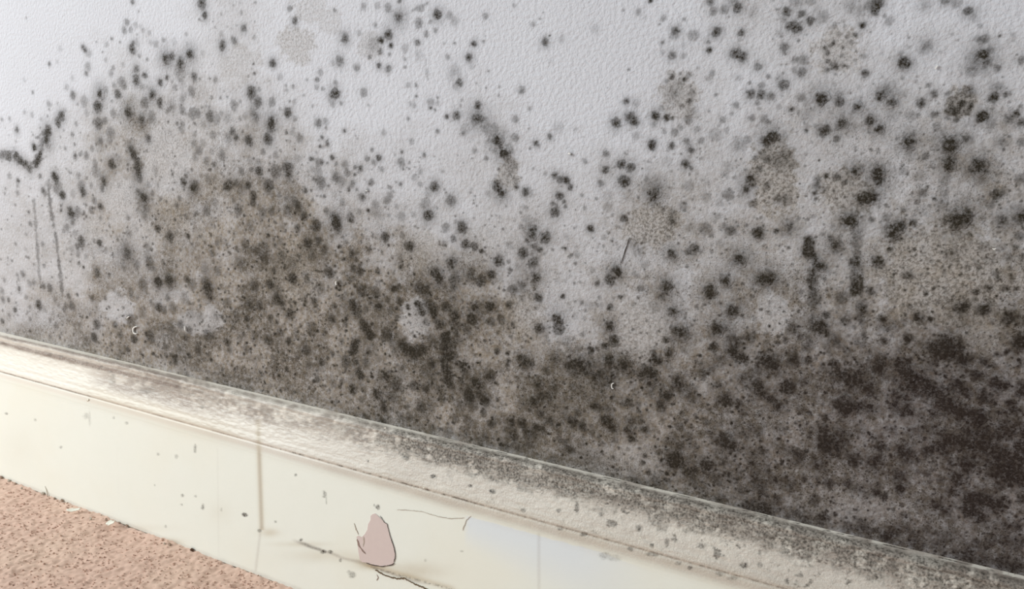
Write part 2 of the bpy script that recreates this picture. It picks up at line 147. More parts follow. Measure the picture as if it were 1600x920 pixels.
165 20 26 8;320 12 14 8;435 50 14 6;490 70 20 3;460 100 10 5;395 45 8 5;340 100 8 5;350 55 8 4;395 130 20 3;450 150 16 3;510 155 8 3;520 110 8 3;545 20 12 4;678 15 12 7;613 80 18 9;285 150 44 8;295 215 34 7;285 180 36 4;175 215 30 8;215 215 24 4;5 185 14 7;150 85 12 5;610 195 38 8;610 220 50 4;635 285 32 9;580 318 20 8;495 350 20 8;530 335 12 6;940 10 40 6;890 75 30 4;1010 110 44 7;1000 90 40 4;1060 245 54 9;1060 250 80 5;1020 220 30 6;965 283 20 8;985 365 40 9;1080 350 20 5;1380 100 52 9;1380 100 70 4;1240 5 40 9;1285 215 50 8;1270 240 40 5;1258 328 28 9;1440 135 14 7;1380 270 60 6;1490 270 44 6;1420 300 60 5;1380 360 40 8;1400 350 60 6;1450 395 26 9;1570 395 34 7;1430 400 50 5;1590 300 20 4;270 400 38 7;95 420 50 8;60 400 30 6;130 430 40 5;75 465 20 5;215 475 40 7;160 560 40 8;170 530 40 5;420 430 46 9;350 440 40 7;480 430 16 8;360 390 10 8;380 470 60 6;440 470 50 5;610 410 48 9;705 435 54 9;550 500 70 6;500 490 50 6;600 520 60 6;650 520 50 5;460 500 50 4;540 560 70 4;640 560 50 5;850 480 60 7;880 510 50 8;900 400 40 8;885 360 20 8;920 420 36 7;800 490 30 6;1035 540 46 8;1050 590 40 6;880 570 60 5;770 590 50 4;720 670 44 7;740 680 50 5;970 630 50 8;960 650 60 5;935 700 30 7;870 620 40 6;1120 630 60 5;1100 640 40 5;520 690 40 7;540 710 30 6;595 715 26 6;640 660 50 4;600 790 44 9;580 780 30 7;630 830 38 8;135 670 40 8;190 640 50 7;240 640 40 6;180 740 36 8;270 570 50 5;250 610 40 4;380 585 30 5;430 600 30 4;60 680 40 4;340 660 50 4;410 740 24 6;330 750 34 5;60 805 30 8;240 790 36 7;150 830 28 8;190 840 24 7;15 880 30 9;95 870 34 7;140 880 40 6;380 795 32 8;440 825 26 8;285 815 12 8;0 800 20 7;740 800 50 6;720 850 40 8;740 900 20 8;830 845 36 8;800 800 50 4;1050 825 26 6;990 900 40 4;1100 880 50 4;1330 650 50 7;1340 640 70 6;1420 675 24 7;1290 570 36 7;1250 460 50 5;1300 400 40 6;1190 480 40 6;1200 500 26 5;1300 430 60 4;1430 540 60 5;1500 480 50 5;1450 510 40 5;1550 600 70 7;1540 560 50 7;1590 640 40 6;1440 740 40 4;1500 660 50 3;1180 430 14 6;1175 630 12 7;1280 700 40 4;1210 800 20 5;1220 860 14 6;1500 830 40 5;1540 870 50 6;1450 880 40 6;1330 900 80 7;1550 480 40 5;1260 900 30 5;1000 300 24 3;1580 440 30 5;220 280 20 3;500 870 20 5;1400 820 50 4;300 910 16 5;640 910 20 5
T 3 2
30 430 60 7;40 450 40 8;60 500 40 5;165 405 50 9;250 410 24 7;130 580 60 7;120 580 34 8;220 545 24 6;60 600 30 5;20 660 40 6;60 700 40 7;80 680 50 5;290 60 30 5;300 20 30 5;460 20 34 6;450 60 30 4;590 90 34 6;585 130 34 6;590 60 30 6;590 160 24 5;600 250 14 6;570 300 34 5;300 190 60 7;320 210 44 8;340 230 50 6;365 132 20 9;480 165 44 7;155 215 32 6;200 265 16 6;110 290 16 5;440 300 34 6;410 270 40 5;240 330 30 6;260 290 24 5;490 350 26 6;380 360 24 5;370 310 26 5;415 430 26 7;500 260 16 4;535 205 16 5;715 155 20 8;720 290 22 8;735 210 40 5;790 200 34 5;850 165 20 5;935 140 36 8;960 160 30 5;1015 158 18 9;875 280 36 9;1210 90 60 7;1230 60 40 6;1180 90 40 5;1350 95 34 9;1350 95 48 4;1390 50 20 5;1505 150 36 9;1510 130 50 6;1590 170 30 5;890 75 14 6;1110 320 110 7;1120 310 60 9;1030 340 44 9;1180 330 50 8;1100 350 60 8;1230 410 50 7;1200 400 40 6;1270 400 34 5;1350 415 22 8;1435 375 20 7;1490 358 18 8;1560 300 60 9;1590 280 50 9;1570 350 40 5;1040 420 16 6;1030 460 30 5;1060 400 20 3;1110 480 34 5;1300 510 50 7;1300 500 30 6;1440 560 52 9;1430 540 44 8;1480 570 30 7;1590 570 50 9;1585 620 40 8;1560 600 40 6;1180 570 70 6;1190 560 40 6;1110 520 30 4;1240 600 30 6;1250 630 20 8;1360 660 44 8;1340 640 24 7;1330 600 24 5;1530 680 24 8;1540 725 28 8;1500 670 20 6;1310 760 60 8;1330 780 30 8;1270 740 40 7;1210 740 50 8;1190 760 70 6;1130 680 60 8;1100 690 60 6;690 420 70 6;680 430 40 7;820 430 60 9;820 440 40 7;700 480 50 7;730 390 40 4;500 520 100 6;500 530 60 6;560 500 60 5;440 490 50 6;600 580 60 6;640 600 44 8;580 460 40 4;870 490 60 8;950 530 60 8;1020 580 60 8;1080 610 60 7;900 560 60 6;960 620 80 6;850 610 60 5;790 620 60 6;800 550 50 5;870 660 60 5;480 700 70 8;490 710 40 9;430 690 40 7;540 710 60 6;600 690 50 6;660 710 50 5;800 700 50 6;880 730 50 7;820 740 50 5;780 850 50 5;900 850 50 5;1000 830 60 4;950 760 60 4;1050 740 60 5;340 840 40 7;355 775 24 8;260 740 14 7;215 720 24 5;345 690 12 6;440 890 90 6;350 900 60 6;1230 870 60 6;1350 850 70 6;1500 840 90 7;1590 860 60 7;1100 880 60 6;700 900 60 5;600 860 50 4;1040 150 30 2;1220 200 30 3;820 350 24 5;830 320 20 4;370 480 24 5;200 640 20 4;90 860 20 4;60 820 40 3;250 830 30 3;1580 430 30 6
T 1 3
1550 30 60 6;1400 10 50 5
T 2 3
365 50 26 7;30 30 60 6;100 10 50 5;350 60 60 4;470 100 80 4;250 115 50 5;830 90 14 7;820 130 14 7;850 195 16 8;920 70 20 6;750 105 12 5;630 100 20 4;640 200 24 3;565 10 20 5;960 0 20 4;490 190 20 5;1000 100 60 8;1010 150 60 7;1060 40 50 6;1050 120 60 6;1100 180 60 7;1130 130 60 5;1220 150 50 8;1220 140 80 5;1360 20 50 9;1330 10 60 7;1130 30 60 5;1280 70 60 4;1340 120 60 5;1400 60 50 5;1480 50 60 5;1560 60 50 6;1500 130 40 6;1520 200 60 6;1420 200 60 5;1370 240 60 5;1280 240 60 6;1200 260 60 5;1140 250 40 6;1440 310 50 6;1560 300 60 7;1520 250 60 5;1500 400 70 7;1580 440 50 8;1300 360 60 6;1200 330 60 5;900 260 60 6;960 260 40 6;760 235 50 5;820 280 50 6;1590 160 40 5
T 3 3
370 40 60 8;350 20 40 8;450 20 60 6;60 40 60 3;190 85 34 7;120 60 50 5;160 130 40 5;310 140 60 6;540 130 30 8;520 100 50 6;640 130 60 7;690 100 40 8;700 30 30 7;880 80 60 7;830 60 50 6;995 60 30 8;1100 70 40 6;1080 20 60 7;1240 150 50 8;1240 140 70 6;1140 130 40 6;1200 0 70 8;1350 30 80 7;1450 80 80 7;1560 110 80 8;1480 180 60 9;1460 180 80 7;1550 220 60 8;1400 200 60 5;1190 240 60 8;1190 220 40 7;1150 310 50 7;1130 330 50 5;1290 360 60 9;1250 350 50 8;1400 390 60 7;1350 370 50 7;1260 440 60 8;1340 480 50 8;1450 420 50 6;1050 400 40 7;1110 430 50 6;1500 520 50 8;1560 530 40 7;1450 280 24 7;1480 370 30 6;825 295 26 9;820 210 30 7;830 240 60 5;1080 240 20 6;1000 200 20 6;940 185 14 6;680 320 24 8;720 340 20 8;650 300 60 4;570 300 60 5;500 260 24 7;385 260 26 7;230 235 20 7;115 220 12 8;5 185 12 8;140 280 50 6;100 250 60 5;40 240 50 5;290 360 30 6;300 390 20 6;350 470 22 8;420 450 14 7;180 440 20 6;200 430 60 4;60 370 50 7;20 420 60 6;120 450 60 6;240 490 60 6;340 500 60 6;550 425 10 7;845 460 18 6;600 540 80 6;500 530 60 6;740 590 50 7;800 570 60 6;940 650 60 5;1050 640 60 6;1130 600 70 5;1250 720 80 7;1340 740 70 7;1450 760 60 7;1300 650 70 5;1400 600 60 5;1500 620 60 6;1580 640 60 6;1560 780 50 7;1180 710 50 6;1000 560 50 5;860 530 50 5;900 600 50 5;580 490 12 7;1420 540 40 3;0 100 40 4;1580 20 60 7;1590 360 40 6"""
CX0, CY0, CW, CH = -320, -160, 2240, 1260
mould = np.zeros((CH, CW), np.float32)       # sum of d^3
YY, XX = np.mgrid[0:CH, 0:CW].astype(np.float32)
XX += CX0; YY += CY0
warp1 = (fbm(XX, YY, 13, 2) - 0.5).astype(np.float32)
warp2 = (fbm(XX, YY, 5, 9, 2) - 0.5).astype(np.float32)
PN = 3.0

def jinv(px, py):
    a = on_wall(px, py); b = on_wall(px + 1, py); c = on_wall(px, py + 1)
    return np.stack([(b - a)[..., [0, 2]], (c - a)[..., [0, 2]]], -1)

def splat(px, py, r, d, J, halo=0.3, rough=1.0, hard=0.0):
    """r in pixels measured vertically; round on the wall itself"""
    R = r * math.hypot(J[0, 1], J[1, 1])
    ext = r * 2.9 + 3
    x0 = int(px - ext - CX0); x1 = int(px + ext - CX0) + 2
    y0 = int(py - ext - CY0); y1 = int(py + ext - CY0) + 2
    x0 = max(x0, 0); y0 = max(y0, 0); x1 = min(x1, CW); y1 = min(y1, CH)
    if x1 <= x0 or y1 <= y0: return
    dx = XX[y0:y1, x0:x1] - px; dy = YY[y0:y1, x0:x1] - py
    u = J[0, 0] * dx + J[0, 1] * dy; v = J[1, 0] * dx + J[1, 1] * dy
    q = np.hypot(u, v) / R
    q = q + rough * (warp1[y0:y1, x0:x1] * 0.5 + warp2[y0:y1, x0:x1] * min(0.7, 3.0 / max(r, 4.0) + 0.15))
    core = 1 - (sst(0.15, 1.35, q) if r > 13 else sst(0.62 + hard, 1.16, q))
    val = d * np.maximum(core * (0.80 + 0.20 * (1 - sst(0.05, 0.6, q))), halo * np.exp(-np.clip(q - 0.3, 0, 9) ** 2 / 1.25))
    mould[y0:y1, x0:x1] += np.maximum(val, 0) ** PN

spots = []
cur = None
for line in BLOBS.strip().split('\n'):
    if line.startswith('T'):
        _, a, b = line.split(); cur = (int(a) * 400, int(b) * 230); continue
    for it in line.split(';'):
        x, y, r, d = map(float, it.split())
        spots.append((cur[0] + x / 4, cur[1] + y / 4, r / 4, d))
SP = np.array(spots)
JS = jinv(SP[:, 0], SP[:, 1])
SCALE_D = [0, .16, .25, .37, .5, .62, .75, .86, .94, .98]
for (px, py, r, d), J in zip(spots, JS):
    dd = SCALE_D[int(d)]
    soft = 1.5 if d <= 5 else 1.48
    splat(px, py, max(r * soft, 1.3), dd, J, halo=0.46 if d >= 6 else 0.3)

# background grime, one figure per 80 px of the survey
GR = np.array([[int(c) for c in row.split()] for row in """
0 0 0 0 1 0 0 0 0 0 0 0 0 0 1 1 1 0 0 0
0 0 1 1 1 0 0 0 0 0 0 0 0 1 0 1 1 1 1 1
0 1 4 3 3 2 0 0 0 1 0 0 0 1 1 2 2 2 2 2
1 2 4 3 4 3 2 1 1 1 1 1 2 2 2 2 2 3 3 4
2 3 4 5 6 7 4 2 2 2 2 1 3 3 3 3 3 3 4 3
2 3 4 5 7 8 7 6 5 5 2 2 3 3 3 4 4 4 4 4
4 5 6 6 8 9 8 7 8 6 4 3 4 4 5 5 4 5 5 5
4 5 6 6 7 7 7 7 8 7 6 7 7 7 6 6 7 8 7 7
4 4 5 5 5 6 6 6 6 6 6 6 7 8 8 7 8 8 8 9
4 4 5 5 5 6 6 6 6 6 6 6 6 8 8 7 7 7 8 8
4 4 5 5 5 5 5 5 5 6 6 6 7 8 8 7 7 7 7 8
4 4 5 5 5 5 5 5 5 6 6 6 7 8 8 7 7 7 7 8
""".strip().split('\n')], float)

def bil(A, x, y):
    x = np.clip(x, 0, A.shape[1] - 1.001); y = np.clip(y, 0, A.shape[0] - 1.001)
    xi = x.astype(int); yi = y.astype(int); fx = x - xi; fy = y - yi
    return (A[yi, xi] * (1 - fx) + A[yi, xi + 1] * fx) * (1 - fy) + (A[yi + 1, xi] * (1 - fx) + A[yi + 1, xi + 1] * fx) * fy

def top_line(px):
    return 517 + 0.2375 * px

gx = XX + (warp1 * 90); gy = YY + (fbm(XX, YY, 40, 31) - 0.5) * 110
G = bil(GR, (gx - 40) / 80, (gy - 40) / 80)
G = np.clip(G / 9, 0, 1)
mott = fbm(XX, YY, 34, 12, 4)
mott2 = fbm(XX, YY, 9, 41, 3)
haze = np.clip(np.maximum(G ** 0.85 * np.clip(0.9 + 1.3 * (mott - 0.42), 0.4, 1.6) * 1.35, 0.82 * sst(420, 540, YY + (mott - .5) * 90) * np.clip(G * 2.2, 0, 1)), 0, 0.95)
TONE = sst(850, 1450, XX) * sst(400, 640, YY)

# thousands of pin-head specks, denser where the grime is
N = 60000
sx = rng.uniform(-250, 1850, N); sy = rng.uniform(-120, 960, N)
gd = bil(G, np.clip(sx - CX0, 0, CW - 2), np.clip(sy - CY0, 0, CH - 2))
keep = rng.random(N) < np.clip(gd * 1.25 * (0.35 + fbm(sx, sy, 60, 77)), 0.004, 1)
sx = sx[keep]; sy = sy[keep]; gd = gd[keep]
JJ = jinv(sx, sy)
rr = rng.lognormal(0.25, 0.5, len(sx)); rr = np.clip(rr, 0.6, 5.0)
for i in range(len(sx)):
    dd = (0.45 + 0.6 * rng.random()) * (0.6 + 0.6 * gd[i]) * (1.0 if rr[i] < 3 else 0.75)
    splat(sx[i], sy[i], rr[i] * 1.25, dd, JJ[i], halo=0.15)

# run marks and drips (x y pairs, half width, strength)
def streak(pts, w, d):
    pts = np.array(pts, float)
    x0, y0 = pts.min(0) - w * 4 - 3; x1, y1 = pts.max(0) + w * 4 + 3
    a = max(int(x0 - CX0), 0); b = min(int(x1 - CX0), CW); c = max(int(y0 - CY0), 0); e = min(int(y1 - CY0), CH)
    X = XX[c:e, a:b]; Y = YY[c:e, a:b]
    best = np.full(X.shape, 1e9)
    for p, q in zip(pts[:-1], pts[1:]):
        v = q - p; L = v @ v
        t = np.clip(((X - p[0]) * v[0] + (Y - p[1]) * v[1]) / L, 0, 1)
        best = np.minimum(best, np.hypot(X - p[0] - t * v[0], Y - p[1] - t * v[1]))
    qd = best / w + (warp1[c:e, a:b] + warp2[c:e, a:b] * 0.9) * 2.0
    val = d * (1 - sst(0.3, 1.5, qd)) * (0.75 + 0.5 * mott2[c:e, a:b])
    mould[c:e, a:b] += np.maximum(val, 0) ** PN
for pts, w, d in [
        ([(75, 296), (80, 330), (88, 375), (93, 420), (98, 462)], 2.6, .6),
        ([(53, 312), (56, 350), (59, 400), (63, 450)], 2.2, .46),
        ([(0, 240), (22, 244), (40, 256), (52, 262), (62, 242), (72, 205)], 7, .62),
        ([(1478, 215), (1475, 280), (1473, 345)], 10, .42),
        ([(1272, 380), (1270, 440), (1267, 530)], 7, .5),
        ([(1334, 350), (1338, 420), (1346, 470), (1348, 540)], 7, .5),
        ([(203, 225), (210, 255), (215, 300), (222, 330)], 7, .36),
        ([(283, 115), (285, 175)], 6, .25),
        ([(760, 195), (785, 235), (800, 265)], 12, .42),
        ([(664, 90), (668, 125)], 1.4, .3), ([(622, 30), (650, 13), (668, 5)], 2.2, .34),
        ([(693, 500), (696, 540), (700, 600)], 10, .42), ([(655, 470), (680, 500)], 9, .45),
        ([(555, 535), (560, 590)], 6, .45), ([(825, 350), (838, 440)], 12, .4),
        ([(592, 435), (593, 447)], 1.5, .6), ([(1055, 330), (1050, 360)], 4, .3),
        ([(1040, 570), (1080, 600), (1100, 640)], 9, .35), ([(886, 540), (940, 575), (1000, 585)], 14, .5),
        ([(1360, 270), (1335, 340)], 14, .35),
        ([(1290, 590), (1400, 590), (1480, 640), (1540, 690), (1600, 760)], 22, .5),
        ([(400, 596), (560, 640), (700, 675), (850, 712), (1000, 738), (1200, 790), (1400, 845), (1600, 885)], 3, .34),
        ([(300, 575), (400, 598)], 3, .4)]:
    streak(pts, w, d)
M = mould ** (1 / PN)
blot = fbm(XX, YY, 11, 33, 3); blot2 = fbm(XX, YY, 24, 37, 3)
M = (M ** 2.2 + (G * 0.42 * sst(0.50, 0.72, blot)) ** 2.2 + (G * 0.30 * sst(0.46, 0.68, blot2)) ** 2.2) ** (1 / 2.2)
M = np.clip(M, 0, 0.97)
edge_d = (top_line(XX) - YY)                   # damp dirty line just above the skirting
M = np.maximum(M, 0.42 * np.exp(-np.abs(edge_d - 4) / 10) * sst(150, 800, XX) * (0.5 + mott2))

# old dabbed filler patches: grainy, brownish (x y rx ry strength whiteness)
S = np.zeros_like(M); Wt = np.zeros_like(M)
for px, py, rx, ry, s, w in [
        (465, 70, 34, 30, .5, 0), (375, 100, 34, 34, .28, 0), (320, 140, 22, 24, .2, 0), (485, 15, 36, 26, .32, 0), (515, 35, 22, 22, .25, 0),
        (258, 240, 42, 58, .42, .9), (185, 312, 24, 42, .45, .9), (145, 362, 18, 30, .35, .4), (660, 395, 46, 34, .5, .2),
        (1478, 430, 120, 92, .8, .25), (1210, 275, 42, 68, .85, 0), (1318, 300, 48, 38, .75, .2), (1310, 80, 42, 40, .55, .1),
        (1502, 160, 28, 26, .8, 0), (1018, 355, 48, 40, .8, .1), (1005, 518, 48, 58, .5, .7), (815, 495, 36, 50, .6, 0),
        (1060, 150, 34, 42, .5, 0), (795, 270, 22, 28, .6, 0), (1205, 490, 30, 34, .25, .7), (300, 505, 26, 20, .2, .8),
        (185, 478, 28, 26, .15, .9), (330, 500, 22, 28, .15, .8), (215, 365, 26, 24, .2, .4), (345, 290, 30, 26, .3, .2),
        (120, 410, 26, 60, .2, .5), (460, 430, 50, 60, .55, 0), (650, 500, 26, 40, .3, .9), (575, 70, 24, 28, .3, 0),
        (765, 380, 60, 40, .25, .3), (990, 395, 40, 45, .15, .5), (880, 480, 40, 60, .1, .7), (270, 345, 30, 40, .5, 0),
        (960, 720, 80, 34, .2, .3), (1330, 790, 110, 40, .25, .2), (1540, 520, 60, 40, .4, 0)]:
    q = np.hypot((XX - px) / rx, (YY - py) / ry) + warp1 * 0.9 + warp2 * 0.5
    m1 = 1 - sst(0.72, 1.05, q)
    S = np.maximum(S, s * m1); Wt = np.maximum(Wt, w * m1)
haze = haze * (1 - 0.6 * Wt)
FINE = np.clip(G * 1.3, 0, 1) * np.clip(0.85 + 3.2 * (fbm(XX, YY, 48, 212, 4) - 0.5), 0.25, 1.3) * (1 - 0.7 * Wt)
M = M * (1 - 0.35 * Wt * (M < 0.6))
MG = M.copy()

def sample(A, px, py):
    return bil(A, np.asarray(px) - CX0, np.asarray(py) - CY0)

def wall_paint(px, py):
    return np.stack([sample(M, px, py), sample(haze, px, py), sample(S, px, py)], -1), \
           np.stack([sample(FINE, px, py), sample(Wt, px, py), sample(TONE, px, py)], -1)

# ------------------------------------------------------------------ node helpers
class NT:
    def __init__(self, name):
        self.mat = bpy.data.materials.new(name); self.mat.use_nodes = True
        self.t = self.mat.node_tree; self.t.nodes.clear()
        self.out = self.n('ShaderNodeOutputMaterial')
        self.bsdf = self.n('ShaderNodeBsdfPrincipled')
        self.l(self.bsdf.outputs[0], self.out.inputs[0])
        self.geo = self.n('ShaderNodeNewGeometry').outputs['Position']
    def n(self, k): return self.t.nodes.new(k)
    def l(self, a, b): self.t.links.new(a, b)
    def setin(self, sock, v):
        if isinstance(v, bpy.types.NodeSocket): self.l(v, sock)
        else: sock.default_value = v
    def math(self, op, a, b=0.0, clamp=False):
        n = self.n('ShaderNodeMath'); n.operation = op; n.use_clamp = clamp
        self.setin(n.inputs[0], a); self.setin(n.inputs[1], b); return n.outputs[0]
    def mix(self, f, a, b):
        n = self.n('ShaderNodeMix'); n.data_type = 'RGBA'
        self.setin(n.inputs[0], f); self.setin(n.inputs[6], a); self.setin(n.inputs[7], b); return n.outputs[2]
    def noise(self, scale, detail=2.0, rough=0.5, vec=None):
        n = self.n('ShaderNodeTexNoise'); n.inputs['Scale'].default_value = scale
        n.inputs['Detail'].default_value = detail; n.inputs['Roughness'].default_value = rough
        self.l(vec or self.geo, n.inputs['Vector']); return n.outputs['Fac']
    def ramp(self, v, a, b, lo=0.0, hi=1.0):
        n = self.n('ShaderNodeMapRange'); n.interpolation_type = 'SMOOTHSTEP'
        self.setin(n.inputs[0], v); n.inputs[1].default_value = a; n.inputs[2].default_value = b
        n.inputs[3].default_value = lo; n.inputs[4].default_value = hi; return n.outputs[0]
    def attr(self, name):
        n = self.n('ShaderNodeAttribute'); n.attribute_name = name
        s = self.n('ShaderNodeSeparateColor'); self.l(n.outputs['Color'], s.inputs[0]); return s.outputs
    def bump(self, h, strength, dist, prev=None):
        n = self.n('ShaderNodeBump'); n.inputs['Strength'].default_value = strength; n.inputs['Distance'].default_value = dist
        self.l(h, n.inputs['Height'])
        if prev: self.l(prev, n.inputs['Normal'])
        return n.outputs[0]

def simple(name, col, rough=0.7, nscale=600, amt=0.25):
    t = NT(name)
    n = t.noise(nscale, 3)
    dark = tuple(c * (1 - amt) for c in col[:3]) + (1,)
    t.l(t.mix(n, dark, col), t.bsdf.inputs['Base Color'])
    t.bsdf.inputs['Roughness'].default_value = rough
    return t.mat

# mouldy painted wall
t = NT('mouldy_wall_paint')
A = t.attr('paint'); B = t.attr('paint_fine')
n_micro = t.noise(980, 3, 0.7); n_sp = t.noise(560, 3, 0.65); n_mid = t.noise(260, 3, 0.6); n_big = t.noise(14, 3); n_hue = t.noise(32, 2)
base = t.mix(n_big, srgb(204, 204, 211), srgb(211, 212, 219))
tan = t.mix(B[2], t.mix(n_hue, srgb(142, 127, 108), srgb(134, 122, 106)), t.mix(n_hue, srgb(122, 108, 96), srgb(110, 97, 90)))
c = t.mix(t.math('MULTIPLY', A[1], t.ramp(n_mid, 0.2, 0.75, 0.5, 1.0)), base, tan)
c = t.mix(t.math('MULTIPLY', t.ramp(B[0], 0.42, 1.05), t.ramp(n_mid, 0.3, 0.65, 0.2, 0.55)), c, srgb(82, 74, 63))
# dabbed grainy patches
grain = t.ramp(n_sp, 0.47, 0.60)
c = t.mix(t.math('MULTIPLY', A[2], 0.55), c, t.mix(n_mid, srgb(168, 156, 142), srgb(150, 142, 132)))
c = t.mix(t.math('MULTIPLY', t.math('MULTIPLY', grain, A[2]), 0.62), c, srgb(84, 76, 64))
# pin-point mould dots everywhere the grime is
dots = t.ramp(n_micro, 0.54, 0.63)
c = t.mix(t.math('MULTIPLY', t.math('MULTIPLY', dots, B[0]), 0.9), c, srgb(66, 57, 46))
# colonies
d = t.math('MULTIPLY', A[0], t.ramp(n_sp, 0.25, 0.75, 0.8, 1.22), True)
d = t.math('ADD', d, t.math('MULTIPLY', t.math('SUBTRACT', n_micro, 0.5), t.math('MULTIPLY', A[0], 0.5)), True)
mc = t.mix(B[2], t.mix(n_hue, srgb(46, 40, 29), srgb(41, 36, 29)), t.mix(n_hue, srgb(48, 38, 32), srgb(38, 30, 28)))
c = t.mix(d, c, mc)
t.l(c, t.bsdf.inputs['Base Color'])
t.bsdf.inputs['Roughness'].default_value = 0.85
t.bsdf.inputs['Specular IOR Level'].default_value = 0.2
h = t.noise(360, 2, 0.55)
nb = t.bump(h, 0.75, 0.0013)
nb = t.bump(n_sp, 0.25, 0.0004, nb)
t.l(nb, t.bsdf.inputs['Normal'])
WALL_MAT = t.mat

# ------------------------------------------------------------------ wall
HB = 0.1615                                   # height of the skirting
def px_of_x(pxs, z=0.30):
    """wall x positions whose picture column at height z is px"""
    xs = np.linspace(-1.6, 0.4, 8000)
    P = np.stack([xs, np.zeros_like(xs), np.full_like(xs, z)], -1)
    return np.interp(pxs, project(P)[0], xs)
cols = px_of_x(np.arange(-60, 1690, 1.75))
cols = np.concatenate([np.linspace(-1.7, cols[0] - 0.004, 220), cols, np.linspace(cols[-1] + 0.002, 0.75, 160)])
rows = np.concatenate([np.arange(0.150, 0.515, 0.00052), np.linspace(0.52, 1.0, 60)])
Xg, Zg = np.meshgrid(cols, rows)
P = np.stack([Xg, np.zeros_like(Xg), Zg], -1).reshape(-1, 3)
px, py = project(P)
a1, a2 = wall_paint(px, py)
P[:, 1] += (fbm(P[:, 0] * 1000, P[:, 2] * 1000, 120, 51, 2) - 0.5) * 0.0016
wall = link_mesh('wall_back', P, grid_faces(len(rows), len(cols)), WALL_MAT, attr={'paint': a1, 'paint_fine': a2})
wall['kind'] = 'structure'
wall['label'] = 'white plaster wall covered in black and brown mould spots'

def wall_y(x, z):
    return (fbm(x * 1000, z * 1000, 120, 51, 2) - 0.5) * 0.0016

# the hundred largest colonies stand a little proud of the paint
order = np.argsort(-(SP[:, 2] * (SP[:, 3] >= 8)))
picked = []
for i in order:
    x, y, r, d = SP[i]
    if d < 8 or y + r > top_line(x) - 6 or x < 6 or x > 1594 or y < 6: continue
    if any(math.hypot(x - a, y - b) < 0.9 * (r + c) for a, b, c in picked): continue
    picked.append((x, y, r))
    if len(picked) >= 96: break
for x, y, r in picked:
    Jm = jinv(np.array([x]), np.array([y]))[0]
    R = r * 1.05 * math.hypot(Jm[0, 1], Jm[1, 1])
    c0 = on_wall(np.array([x]), np.array([y]))[0]
    nr, ns = 9, 40
    vs = [(c0[0], 0, c0[2])]; hh = [1.0]
    ph = rng.uniform(0, 6.28, 4)
    for k in range(1, nr + 1):
        f = k / nr
        for s in range(ns):
            a = 2 * math.pi * s / ns
            w = 1 + 0.10 * math.sin(3 * a + ph[0]) + 0.07 * math.sin(5 * a + ph[1]) + 0.05 * math.sin(9 * a + ph[2])
            vs.append((c0[0] + R * f * w * math.cos(a), 0, c0[2] + R * f * w * math.sin(a)))
            hh.append((1 - f * f) ** 2)
    vs = np.array(vs); hh = np.array(hh)
    vs[:, 1] = wall_y(vs[:, 0], vs[:, 2])
    pxx, pyy = project(vs)
    b1, b2 = wall_paint(pxx, pyy)
    lift = 0.00002 + hh * min(0.00022, R * 0.05) * (0.75 + 0.5 * vn(vs[:, 0] * 1000, vs[:, 2] * 1000, 1.3, 5))
    vs[:, 1] -= lift
    rim = len(vs)                              # tuck the rim back into the plaster
    back = vs[-ns:].copy(); back[:, 1] += 0.0004
    vs = np.vstack([vs, back]); b1 = np.vstack([b1, b1[-ns:]]); b2 = np.vstack([b2, b2[-ns:]])
    fs = [(0, 1 + (s + 1) % ns, 1 + s)[::-1] for s in range(ns)]
    for k in range(nr):
        for s in range(ns):
            a = 1 + k * ns + s; b = 1 + k * ns + (s + 1) % ns
            fs.append((a, a + ns, b + ns, b))
    link_mesh('mould_colony', vs, fs, WALL_MAT, wall, attr={'paint': b1, 'paint_fine': b2})

def ribbon(name, pts3, widths, thick, mat, parent=None, normal=(0, -1, 0)):
    """solid thin strip along a polyline lying on a surface with this normal"""
    pts3 = [Vector(p) for p in pts3]; nrm = Vector(normal)
    vs = []; n = len(pts3)
    for i, p in enumerate(pts3):
        tg = (pts3[min(i + 1, n - 1)] - pts3[max(i - 1, 0)]).normalized()
        sd = tg.cross(nrm).normalized() * widths[i]
        vs += [p + sd, p - sd, p - sd + nrm * thick, p + sd + nrm * thick]
    fs = []
    for i in range(n - 1):
        for k in range(4):
            a = i * 4 + k; b = i * 4 + (k + 1) % 4
            fs.append((a, b, b + 4, a + 4))
    fs.append((3, 2, 1, 0)); e = (n - 1) * 4; fs.append((e, e + 1, e + 2, e + 3))
    o = link_mesh(name, vs, fs, mat, parent, smooth=False)
    return o

DARK = simple('dark_crack', srgb(66, 56, 48), 0.9)
# hairline crack in the plaster
pts = [(984, 371), (982, 377), (979.5, 384), (977.5, 391), (975, 398), (972.5, 406), (971, 411)]
cp = [on_wall(np.array([a + random.uniform(-.6, .6)]), np.array([b]), -0.0006)[0] for a, b in pts]
o = ribbon('crack', cp, [0.0001, .00024, .00022, .00034, .00022, .0002, .00008], 0.0003, DARK, wall)
o['label'] = 'thin black hairline crack in the plaster'

# ------------------------------------------------------------------ skirting board
prof = [(0.0000, 0.1616), (0.0040, 0.1614), (0.0072, 0.1608), (0.0088, 0.1596), (0.0092, 0.1580), (0.0090, 0.1566), (0.0094, 0.1550),
        (0.0104, 0.1500), (0.0120, 0.1440), (0.0142, 0.1385), (0.0160, 0.1345), (0.0170, 0.1315), (0.0180, 0.1300), (0.0190, 0.1275),
        (0.0191, 0.1262), (0.0187, 0.1254), (0.0187, 0.1246), (0.0195, 0.1238), (0.0200, 0.1215), (0.0203, 0.1190), (0.0203, 0.1170),
        (0.0201, 0.1152), (0.0200, 0.1120), (0.0200, 0.0)]
prof = np.array(prof)
seg = np.hypot(*np.diff(prof, axis=0).T); cum = np.concatenate([[0], np.cumsum(seg)])
smp = np.concatenate([np.arange(0, cum[-2], 0.00030), np.arange(cum[-2], cum[-1], 0.00055), [cum[-1]]])
